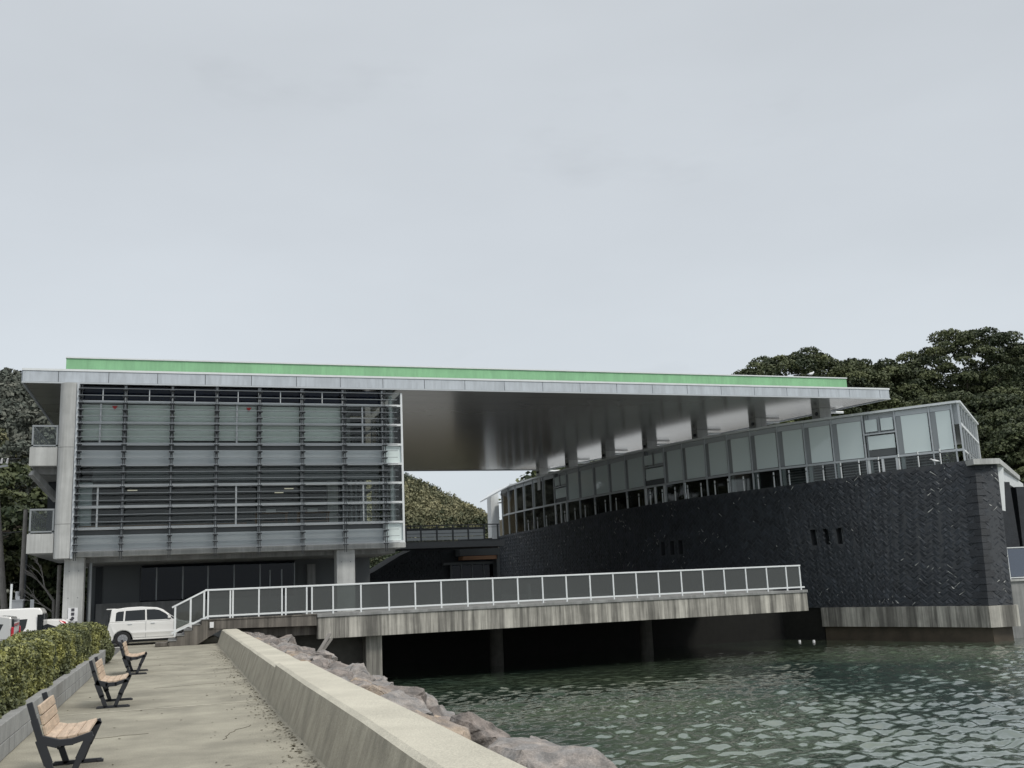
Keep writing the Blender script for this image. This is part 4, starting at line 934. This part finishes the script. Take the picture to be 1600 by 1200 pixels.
# ------------------------------------------------------------------ link bridge and entrance
BR = thing('link_bridge', 'grey panelled footbridge joining the louvred and the tiled buildings', 'footbridge', (15, 58, 4))
B_ = lambda mb, n_, m_, bev=0: mb.build(n_, m_, BR, bevel=bev)
m_brd = mat('bridge_panel', (.075, .08, .085), .5, metal=.3, var=.1)
B_(MB().box(10.1, 18.6, 58.0, 61, 4.05, 4.42), 'deck_girder', m_brd)
B_(MB().box(10.1, 18.3, 57.9, 58.0, 4.43, 4.47), 'deck_edge', m_dmetal)
for i, x in enumerate((12.6, 13.49, 14.45, 15.42, 16.36, 17.35, 18.2)): B_(MB().box(x - .04, x + .04, 57.98, 58.06, 4.42, 5.36), 'post', m_dmetal)
for a, c in zip((11.6, 12.6, 13.49, 14.45, 15.42, 16.36), (12.56, 13.45, 14.41, 15.38, 16.32, 17.31)):
    b = MB()
    for k in range(3): b.box(a + .05, c - .0, 58.02, 58.05, 4.5 + k * .2, 4.67 + k * .2)
    B_(b, 'infill_panel', m_mull)
B_(MB().box(11, 18.3, 58.0, 58.06, 5.32, 5.38), 'handrail', m_dmetal); B_(MB().box(11, 18.3, 58.01, 58.05, 5.18, 5.2), 'mid_rail', m_dmetal)
B_(MB().box(11, 18.3, 60.9, 60.95, 5.0, 5.36), 'rear_railing', m_dmetal)
EN = thing('entrance_lodge', 'dark tiled entrance block with a sloping top and glass doors under the bridge', 'building', (16, 64, .9))
n_ = lambda mb, a, m_, bev=0: mb.build(a, m_, EN, bevel=bev)
n_(MB().add([(9.6, 64, .86), (19.7, 64, .86), (19.7, 64, 4.6), (14.9, 64, 4.45), (13.48, 64, 3.87), (11.82, 64, 2.93), (10.88, 64, 2.49), (9.6, 64, 1.9), (9.6, 68, .86), (19.7, 68, .86), (19.7, 68, 4.6), (14.9, 68, 4.45), (13.48, 68, 3.87), (11.82, 68, 2.93), (10.88, 68, 2.49), (9.6, 68, 1.9)],
      [tuple(range(8)), tuple(range(8, 16))[::-1]] + [(i, 8 + i, 8 + (i + 1) % 8, (i + 1) % 8) for i in range(8)]), 'tiled_wall', m_tile)
b = MB(); rz = random.Random(8)
for i in range(46):
    for k in range(17):
        x = 10.2 + i * .32 + (k % 2) * .16; z = 1.0 + k * .2
        lim = 1.9 + (x - 9.6) * .46 if x < 15 else 4.4
        if z < lim - .15 and x < 16.4: b.box(x - .13, x + .13, 63.93 + rz.uniform(0, .04), 64.0, z - .07, z + .07)
n_(b, 'raised_tile', m_tile)
n_(MB().box(16.7, 19.6, 63.7, 63.9, .9, 3.3), 'door_recess', m_dark)
for x0, x1 in ((16.72, 18.1), (18.15, 19.55)): n_(MB().box(x0, x1, 63.62, 63.66, 1.0, 3.1), 'glass_door', m_gdark)
for x in (16.7, 17.4, 18.12, 18.9, 19.58): n_(MB().box(x - .05, x + .05, 63.58, 63.69, .9, 3.2), 'door_frame', m_mid)
n_(MB().box(16.2, 19.65, 63.5, 63.9, 3.15, 3.3), 'door_head', m_mid)
n_(MB().box(17.3, 19.62, 62.8, 63.9, 3.42, 3.66), 'orange_canopy_beam', mat('orange_timber', (.33, .17, .09), .6, var=.1))
n_(MB().box(17.1, 19.75, 62.7, 63.9, 3.68, 4.1), 'canopy_head', m_mid)
n_(MB().box(19.55, 19.75, 62.8, 63.6, .9, 3.67), 'canopy_post', m_mid)
bs = thing('bare_shrub', 'pale bare shrub behind the right ground-floor column', 'shrub', (9.5, 68.5, .9))
b = MB(); r_ = random.Random(4)
for i in range(50):
    a = r_.uniform(0, 6.28); p = Vector((9.2 + r_.uniform(-.8, 1.2), 68.5, 1.0)); e1 = p + Vector((math.cos(a) * .8, math.sin(a) * .5, r_.uniform(1.0, 2.3))); b.tube(p, e1, .04, .015, 5); b.tube(e1, e1 + Vector((r_.uniform(-.6, .6), 0, r_.uniform(-.2, .7))), .02, .008, 4)
b.build('branches', mat('dry_branch', (.42, .38, .29), .9), bs)
# things seen through the railing on the plaza
tag(MB().tube((17.4, 50.5, .9), (17.4, 50.5, 1.75), .12, n=14).build('bollard', m_mid), 'grey round bollard behind the railing glass', 'bollard')

# ------------------------------------------------------------------ vehicles
def car(label, loc, rz, L_, W_, body, roof, belt, glassp, wheels, m_body, name='parked_car', wr=.29, group='cars parked by the building'):
    """body/roof: xz outlines; x forward"""
    t = thing(name, label, 'car', (0, 0, 0), group)
    hw = W_ / 2
    def yw(z): return hw * (1 - .16 * max(0, (z - belt)) / .75) if z > belt else hw * (1 - .05 * max(0, .5 - z) / .3)
    bm = bmesh.new()
    def shell(poly):
        n = len(poly); A = [bm.verts.new((x, -yw(z), z)) for x, z in poly]; B = [bm.verts.new((x, yw(z), z)) for x, z in poly]
        bm.faces.new(A); bm.faces.new(B[::-1])
        for i in range(n): bm.faces.new((A[i], B[i], B[(i + 1) % n], A[(i + 1) % n]))
    # lower body with wheel arches
    low = []
    for x, z in body: low.append((x, z))
    arch = []
    for wx in sorted(wheels):
        arch += [(wx + (wr + .05) * math.cos(a), wr + (wr + .05) * math.sin(a)) for a in [math.pi - i * math.pi / 10 for i in range(11)]]
        arch = [p for p in arch if p[1] > .2]
    low = low + arch
    shell(low); bmesh.ops.recalc_face_normals(bm, faces=bm.faces)
    me = bpy.data.meshes.new('body'); bm.to_mesh(me); bm.free(); me.materials.append(m_body); o = bpy.data.objects.new('body', me); col.objects.link(o); o.parent = t
    mod = o.modifiers.new('bevel', 'BEVEL'); mod.width = .045; mod.segments = 3; mod.angle_limit = .6
    for p in me.polygons: p.use_smooth = False
    bm = bmesh.new(); shell(roof); bmesh.ops.recalc_face_normals(bm, faces=bm.faces); me = bpy.data.meshes.new('cabin'); bm.to_mesh(me); bm.free(); me.materials.append(m_body); o = bpy.data.objects.new('cabin', me); col.objects.link(o); o.parent = t
    mod = o.modifiers.new('bevel', 'BEVEL'); mod.width = .05; mod.segments = 3; mod.angle_limit = .5
    for poly in glassp:
        for s in (-1, 1):
            g_ = MB(); n = len(poly); g_.add([(x, s * (yw(z) + .006), z) for x, z in poly] + [(x, s * (yw(z) - .03), z) for x, z in poly], [tuple(range(n)), tuple(range(n, 2 * n))[::-1]] + [(i, n + i, n + (i + 1) % n, (i + 1) % n) for i in range(n)])
            g_.build('side_window', m_carglass, t)
    for wx in wheels:
        for s in (-1, 1):
            y0 = s * (hw - .2); y1 = s * (hw - .01)
            wh = MB().tube((wx, y0, wr), (wx, y1, wr), wr, n=28).build('wheel', m_black, t, bevel=.015)
            r_ = MB().tube((wx, y1 + s * .002, wr), (wx, y1 + s * .008, wr), wr * .62, n=20)
            o = r_.build('rim', m_rim, t); o.parent = wh
            sp_ = MB()
            for k in range(10):
                a = k * math.pi / 5; sp_.bar((wx + .05 * math.cos(a), y1 + s * .012, wr + .05 * math.sin(a)), (wx + wr * .58 * math.cos(a), y1 + s * .012, wr + wr * .58 * math.sin(a)), .008, .022, (0, 1, 0))
            o = sp_.build('spoke', m_dmetal, t); o.parent = wh
    t.location = loc; t.rotation_euler = (0, 0, rz)
    t['_off'] = (0.0, 0.0, 0.0)
    return t, yw
# compact minivan by the stairs
t, yw = car('white compact minivan with dark windows parked beside the stairs', (-.86, 45.6, 0), 0, 3.4, 1.5,
  [(-1.62, .28), (-1.66, .55), (-1.62, .95), (-1.0, .97), (.75, .95), (1.1, .90), (1.42, .78), (1.6, .60), (1.62, .3), (1.5, .2)][::-1] and
  [(1.55, .2), (1.63, .35), (1.6, .62), (1.42, .80), (1.1, .92), (.8, .97), (-1.0, .98), (-1.63, .98), (-1.68, .6), (-1.64, .25), (-1.5, .2)],
  [(-1.62, .96), (.95, .95), (.62, 1.17), (.32, 1.42), (.1, 1.52), (-.5, 1.58), (-1.0, 1.57), (-1.52, 1.51), (-1.56, 1.46)], .95,
  [[(-1.40, 1.02), (-1.12, 1.02), (-1.10, 1.42), (-1.30, 1.41), (-1.38, 1.36)], [(-1.06, 1.02), (-.32, 1.02), (-.34, 1.45), (-1.04, 1.43)], [(-.26, 1.02), (.64, 1.02), (.42, 1.26), (.18, 1.41), (0, 1.45), (-.28, 1.455)], [(.69, 1.02), (.82, 1.02), (.55, 1.20), (.52, 1.19)]],
  [-1.12, 1.17], m_paint, 'parked_minivan'); t.scale = (1.06, 1, .97)
MB().box(-1.74, -1.42, -.55, .55, 1.50, 1.54).build('spoiler', m_paint, t, bevel=.01)
for s in (-1, 1):
    MB().box(.50, .62, s * .76 - .05, s * .76 + .05, 1.04, 1.16).build('wing_mirror', m_paint, t, bevel=.03)
    MB().add([(1.18, s * .70, .86), (1.5, s * .62, .68), (1.5, s * .5, .78), (1.2, s * .55, .92), (1.25, s * .757, .78), (1.45, s * .745, .66)], [(0, 1, 2, 3), (0, 4, 5, 1)]).build('headlight', m_lamp, t)
    for x in (-.95, -.12): MB().box(x, x + .15, s * .755 - .012, s * .755 + .012, .86, .89).build('door_handle', m_lgrey, t)
    MB().box(-.3, -.29, s * .752 - .004, s * .752 + .004, .3, .96).box(.72, .73, s * .752 - .004, s * .752 + .004, .35, .96).build('door_gap', m_mull, t)
    MB().box(-.75, .8, s * .75 - .01, s * .75 + .012, .24, .30).build('side_skirt', m_paint, t)
    MB().box(-1.66, -1.6, s * .68 - .05, s * .68 + .05, 1.0, 1.4).build('rear_quarter_glass', m_carglass, t)
MB().add([(.93, -.62, 1.0), (.93, .62, 1.0), (.38, .56, 1.41), (.38, -.56, 1.41)], [(0, 1, 2, 3)]).build('windscreen', m_carglass, t).location = (.02, 0, .02)
MB().box(-1.3, 1.3, -.7, .7, .14, .26).build('underbody', m_black, t)
# white high-roof van facing left
t, yw = car('white high-roofed van with a curved rear side window behind the hedge', (-6.75, 44.0, -.3), math.pi, 3.8, 1.6,
  [(1.85, .25), (1.88, .6), (1.8, 1.05), (-1.85, 1.05), (-1.9, .6), (-1.88, .25)],
  [(-1.86, 1.03), (1.75, 1.03), (1.25, 1.7), (1.05, 1.9), (.6, 1.97), (-1.5, 1.98), (-1.78, 1.95), (-1.86, 1.8)], 1.0,
  [[(-.55, 1.55), (-1.35, 1.57), (-1.3, 1.25), (-1.22, 1.12), (-1.0, 1.06), (-.7, 1.06), (-.55, 1.1)], [(-.4, 1.06), (.4, 1.06), (.4, 1.6), (-.4, 1.6)], [(.5, 1.06), (1.5, 1.06), (1.1, 1.6), (.5, 1.6)]], [-1.2, 1.25], m_paint, 'parked_van')
MB().box(-1.9, -1.865, -.6, .6, 1.15, 1.75).build('rear_window', m_carglass, t)
for s in (-1, 1): MB().box(-1.88, -1.70, s * .79 - .03, s * .79 + .0, 1.1, 1.72).build('rear_pillar_glass', m_carglass, t); 
# silver car, rear visible
t, yw = car('silver hatchback with a tall red tail lamp at the left edge', (-7.0, 38.6, -.3), math.pi, 3.6, 1.6,
  [(1.85, .25), (1.88, .6), (1.6, .95), (-1.85, 1.0), (-1.88, .6), (-1.86, .25)],
  [(-1.82, .98), (1.0, .96), (.5, 1.5), (.1, 1.68), (-.6, 1.76), (-1.45, 1.78), (-1.78, 1.72)], .98,
  [[(-.5, 1.1), (-1.2, 1.12), (-1.45, 1.25), (-1.55, 1.5), (-.5, 1.6)], [(-.4, 1.08), (.6, 1.06), (.2, 1.5), (-.4, 1.6)]], [-1.2, 1.25], m_silver)
for s in (-1, 1): MB().box(-1.885, -1.80, s * .775 - .04, s * .775 + .04, .80, 1.40).build('tail_lamp', m_tail, t, bevel=.02)
MB().box(-1.86, -1.80, -.6, .6, 1.15, 1.65).build('rear_window', m_carglass, t)
# white hatchback behind
t, yw = car('white hatchback with a raked dark rear window nearest the left column', (-5.55, 45.5, -.3), math.pi, 3.9, 1.65,
  [(1.9, .25), (1.93, .6), (1.7, .85), (-1.85, .98), (-1.93, .6), (-1.9, .25)],
  [(-1.9, .96), (.9, .95), (.3, 1.38), (-.2, 1.5), (-.9, 1.5), (-1.3, 1.46), (-1.55, 1.3)], .95,
  [[(-.3, 1.02), (-1.25, 1.05), (-1.05, 1.2), (-.7, 1.33), (-.3, 1.38)], [(-.2, 1.02), (.55, 1.0), (.2, 1.3), (-.2, 1.38)]], [-1.25, 1.3], m_paint)
MB().add([(-1.42, -.6, 1.44), (-1.42, .6, 1.44), (-1.80, .64, 1.08), (-1.80, -.64, 1.08)], [(0, 1, 2, 3)]).build('rear_window', m_carglass, t).location = (-.03, 0, .03)
for s in (-1, 1): MB().hexa([(-1.42, s * .80, 1.25), (-1.2, s * .80, 1.36), (-1.2, s * .66, 1.36), (-1.42, s * .66, 1.25), (-1.36, s * .77, 1.38), (-1.12, s * .77, 1.46), (-1.12, s * .62, 1.46), (-1.36, s * .62, 1.38)]).build('tail_lamp', m_tail, t)

# ------------------------------------------------------------------ poles, wires, small equipment
pa = thing('utility_pole', 'leaning concrete utility pole at the left edge', 'pole', (-7.55, 54, -.3))
MB().tube((-7.55, 54, -.3), (-8.6, 54, 9.2), .16, .11, 12).build('shaft', m_pole, pa); MB().bar((-9.3, 54, 8.3), (-7.95, 54, 8.5), .1, .1).build('crossarm', m_mull, pa)
for i, x in enumerate((-8.0, -8.25, -8.6)): MB().tube((x, 54, 8.62), (x + .05, 53.9, 8.85), .06, .03).build('insulator', m_sign, pa)
pb = thing('utility_pole', 'upright grey pole with a strapped conduit beside the lower balcony', 'pole', (-7.05, 54, -.3))
MB().tube((-7.05, 54, -.3), (-7.05, 54, 6.35), .13, .1, 12).build('shaft', m_pole, pb); MB().tube((-6.9, 53.9, -.3), (-6.9, 53.9, 4.2), .045, n=8).build('conduit', m_dmetal, pb); MB().tube((-7.2, 53.85, 2.1), (-7.2, 53.85, 2.45), .1, n=12).build('meter', m_sign, pb)
wp = MB().box(-6.56, -6.48, 46.9, 46.98, -.3, 2.68) ; tag(wp.build('marker_post', m_white), 'thin white marker post beside the white van', 'post')
cb = thing('utility_cabinet', 'small pale utility cabinet with a chimney cap behind the white van', 'cabinet', (-6.75, 50.5, -.3))
MB().box(-6.95, -6.5, 50.3, 50.7, -.3, 2.0).build('case', m_sign, cb); MB().box(-7.0, -6.45, 50.25, 50.75, 2.0, 2.05).build('lid', m_sign, cb); MB().box(-6.8, -6.65, 50.4, 50.6, 2.05, 2.2).build('cap', m_sign, cb)
tag(MB().box(-6.2, -6.05, 50.3, 50.5, -.3, 2.03).build('short_post', m_white), 'short pale post right of the utility cabinet', 'post')
def wire(a, b_, sag, label):
    a = Vector(a); b_ = Vector(b_); m_ = MB(); pr = None
    for i in range(13):
        t_ = i / 12; p = a.lerp(b_, t_); p.z -= sag * 4 * t_ * (1 - t_)
        if pr is not None: m_.tube(pr, p, .018, n=5)
        pr = p
    tag(m_.build('overhead_wire', m_dmetal), label, 'wire', 'overhead wires at the left')
wire((-30, 54, 5.6), (-7.05, 54, 5.3), .5, 'thin overhead wire reaching the upright pole from the left'); wire((-30, 54, 9.6), (-7.4, 54, 8.85), .6, 'thin overhead wire reaching the leaning pole')
# bare tree by the column
bt = thing('bare_tree', 'leafless grey tree branching left of the ground-floor column', 'tree', (-5.3, 51.5, -.3))
b = MB(); r_ = random.Random(12)
def branch(p, d, l, r, n):
    e = p + d * l; b.tube(p, e, r, r * .65, 6)
    if n == 0: return
    for k in range(3 if n > 1 else 2): branch(p.lerp(e, r_.uniform(.6, 1)), (d + Vector((r_.uniform(-.9, .35), r_.uniform(-.3, .3), r_.uniform(-.15, .45)))).normalized(), l * r_.uniform(.6, .85), r * .55, n - 1)
branch(Vector((-5.3, 51.5, -.3)), Vector((-.03, 0, 1)), 2.3, .1, 0); branch(Vector((-5.35, 51.5, 1.9)), Vector((-.5, 0, .75)).normalized(), .9, .06, 4); branch(Vector((-5.35, 51.5, 1.4)), Vector((-.8, 0, .6)).normalized(), .8, .045, 3)
b.build('branches', m_pole, bt)
# floats on the water
for (x, y, l) in ((32.6, 49.3, 'left'), (33.1, 48.7, 'right')):
    tag(MB().tube((x, y, ZW - .05), (x, y, ZW + .09), .09, .06, 10).build('float', m_sign), 'small white float near the plinth, %s of the pair' % l, 'buoy', 'white floats on the water')

# ------------------------------------------------------------------ hills and woods
def hill(name, pts, Y0, depth, base=-1, front=1.0):
    xs = np.linspace(pts[0][0], pts[-1][0], 90); cr = np.interp(xs, [p[0] for p in pts], [p[1] for p in pts]); V = []; F = []; K = 14
    for i, (x, c) in enumerate(zip(xs, cr)):
        for k in range(K):
            t = k / (K - 1); y = Y0 - depth + 2 * depth * t; h = c * math.sin(math.pi * t) ** 1.2 + noise.noise(Vector((x * .05, y * .05, 0))) * 1.5 * math.sin(math.pi * t)
            V.append((x, y, max(h, 0) - .4))
    for i in range(len(xs) - 1):
        for k in range(K - 1): F.append((i * K + k, (i + 1) * K + k, (i + 1) * K + k + 1, i * K + k + 1))
    b = MB().add(V, F); return struct(b, name, m_soil, smooth=True), (lambda x, y: np.interp(x, xs, cr) * max(0, math.sin(math.pi * min(1, max(0, (y - Y0 + depth) / (2 * depth))))) ** 1.2)
def wood(name, hf, x0, x1, y0, y1, n, r, per, leaf, m_, label, seed, zs=.9, tb=1.0):
    rg = np.random.RandomState(seed); C = []; Nn = []; T = []
    for i in range(n):
        x = rg.uniform(x0, x1); y = rg.uniform(y0, y1); R_ = r * rg.uniform(.6, 1.3); c = np.array([x, y, hf(x, y) + R_ * .8])
        m = int(per); p = rg.normal(size=(m, 3)); p /= np.linalg.norm(p, axis=1)[:, None]; p[:, 1] = -np.abs(p[:, 1]) * np.where(rg.rand(m) < .8, 1, -1); p[:, 2] = np.where(p[:, 2] < -.4, -p[:, 2], p[:, 2])
        lump = 1 + .25 * np.sin(p[:, 0] * 5 + i) * np.sin(p[:, 2] * 6 + i * 2)
        C.append(c + p * (R_ * rg.uniform(.8, 1.05, (m, 1)) * lump[:, None]) * np.array([1, 1, zs])); Nn.append(p); T.append(np.clip(noise.noise(Vector((x * .06, y * .06, seed))) * tb + rg.beta(1.5, 2.2) + rg.normal(0, .1, m), 0, 1))
    C = np.concatenate(C); v, q = leaf_quads(C, np.concatenate(Nn), leaf, rg, .5); o = np_mesh(name, v, q, m_, np.concatenate(T)); tag(o, label, 'woodland', kind='stuff'); return o
_, hl = hill('far_hill', [(-110, 28), (-70, 46), (-45, 50), (-38, 50.5), (-30, 48.5), (-10, 40), (20, 22), (40, 5)], 265, 90)
wood('far_woodland', hl, -60, -18, 175, 270, 900, 3.0, 170, .5, m_leafD, 'grey-green wood covering the far hill left of the building', 3, tb=.5)
_, hm = hill('middle_hill', [(10, 23), (30, 21.5), (38, 19.2), (41.5, 17.4), (45, 15.4), (49, 13.4), (53, 10.5), (56, 7.5), (62, 5), (75, 4)], 180, 46)
wood('bamboo_wood', hm, 20, 66, 138, 182, 3400, 1.15, 120, .19, m_leafC, 'yellow-green bamboo wood on the hill seen between the buildings', 5, zs=1.25, tb=1.5)
_, hr = hill('right_hill', [(40, 6), (52, 13.5), (55, 15.5), (61, 18), (72, 19.5), (84, 22), (92, 23), (110, 24), (140, 20)], 150, 55)
wood('hillside_wood', hr, 50, 96, 120, 152, 500, 2.3, 90, .5, m_leafA, 'dark green wood on the slope behind the glazed storey', 6)
# big evergreens on the right
TR = [  # x, y, rx, rz, z centre, seed, label
 (61.0, 88, 9.6, 6.2, 17.8, 21, 'broad dome-topped evergreen rising behind the right end of the green parapet'),
 (79.5, 84, 8.6, 8.8, 17.6, 22, 'tallest evergreen, its rounded top highest on the right skyline'),
 (88.5, 84, 7.0, 8.0, 17.0, 23, 'evergreen at the right edge of the skyline'),
 (69.5, 87, 6.6, 5.0, 18.2, 24, 'open-topped evergreen in the dip between the two highest crowns'),
 (70.0, 78, 6.8, 6.0, 12.2, 25, 'dark evergreen behind the right tip of the roof'),
 (66.0, 66, 5.2, 4.6, 9.6, 26, 'yellow-green tinged evergreen right of the glazed storey'),
 (72.5, 72, 5.4, 5.4, 12.0, 27, 'evergreen below the highest crown, above the annex'),
 (78.0, 72, 6.0, 6.0, 11.0, 28, 'evergreen above the annex roof at the right edge'),
 (60.0, 70, 5.0, 5.0, 9.0, 29, 'evergreen behind the top corner of the glazed storey'),
 (72.0, 64, 5.6, 5.2, 5.2, 30, 'low evergreen at the right edge behind the annex'),
 (52.5, 82, 6.0, 4.0, 14.4, 31, 'low dark crown just above the glazed storey roof, left of the dome-topped one'),
 (62.5, 60, 3.6, 4.2, 5.0, 32, 'small evergreen right behind the annex roof')]
for (x, y, rx, rz, zc, sd_, lab) in TR:
    tree(lab, (x, y, -.3), rx, rx, rz, zc, sd_, blobs=int(70 + rx * rz * 3.2), br=1.15, per=300, leaf=.135, group='evergreens on the right')
# trees on the left behind the balconies
TL = [(-13.0, 78, 5.4, 5.2, 7.4, 41, 'bushy dark evergreen behind the lower balcony'), (-9.0, 84, 4.8, 4.0, 4.2, 42, 'shaded evergreen behind the left column'), (-17.5, 92, 7, 6.5, 7.6, 43, 'large evergreen at the left edge below the far hill'),
      (-6.5, 80, 3.8, 3.4, 3.4, 46, 'dark evergreen low behind the downpipe')]
for (x, y, rx, rz, zc, sd_, lab) in TL:
    tree(lab, (x, y, -.3), rx, rx, rz, zc, sd_, blobs=int(50 + rx * rz * 1.6), br=1.1, per=200, leaf=.19, group='evergreens on the left', bottom=-.8)
TG = [(-21.5, 120, 6.5, 6.0, 15.6, 44, 'grey-brown half-bare tree above the left evergreens'), (-15.5, 118, 5.0, 5.0, 14.6, 45, 'grey-brown half-bare tree beside the upper balcony'), (-13, 124, 5.4, 5.2, 20.0, 47, 'dark round tree on the slope left of the roof corner')]
for (x, y, rx, rz, zc, sd_, lab) in TG:
    tree(lab, (x, y, -.3), rx, rx, rz, zc, sd_, blobs=60, br=1.4, per=130, leaf=.27, group='slope trees on the left', m_=m_leafD if sd_ != 44 else m_leafC, bottom=-.8)
_, hb = hill('left_slope', [(-60, 14), (-30, 13), (-12, 12), (0, 8), (10, 4)], 135, 25)
wood('slope_undergrowth', hb, -34, -4, 108, 136, 160, 2.0, 120, .34, m_leafD, 'grey-green undergrowth on the slope behind the left balconies', 9)
for o in bpy.data.objects:
    for k in ('_off', '_hw'):
        if k in o: del o[k]
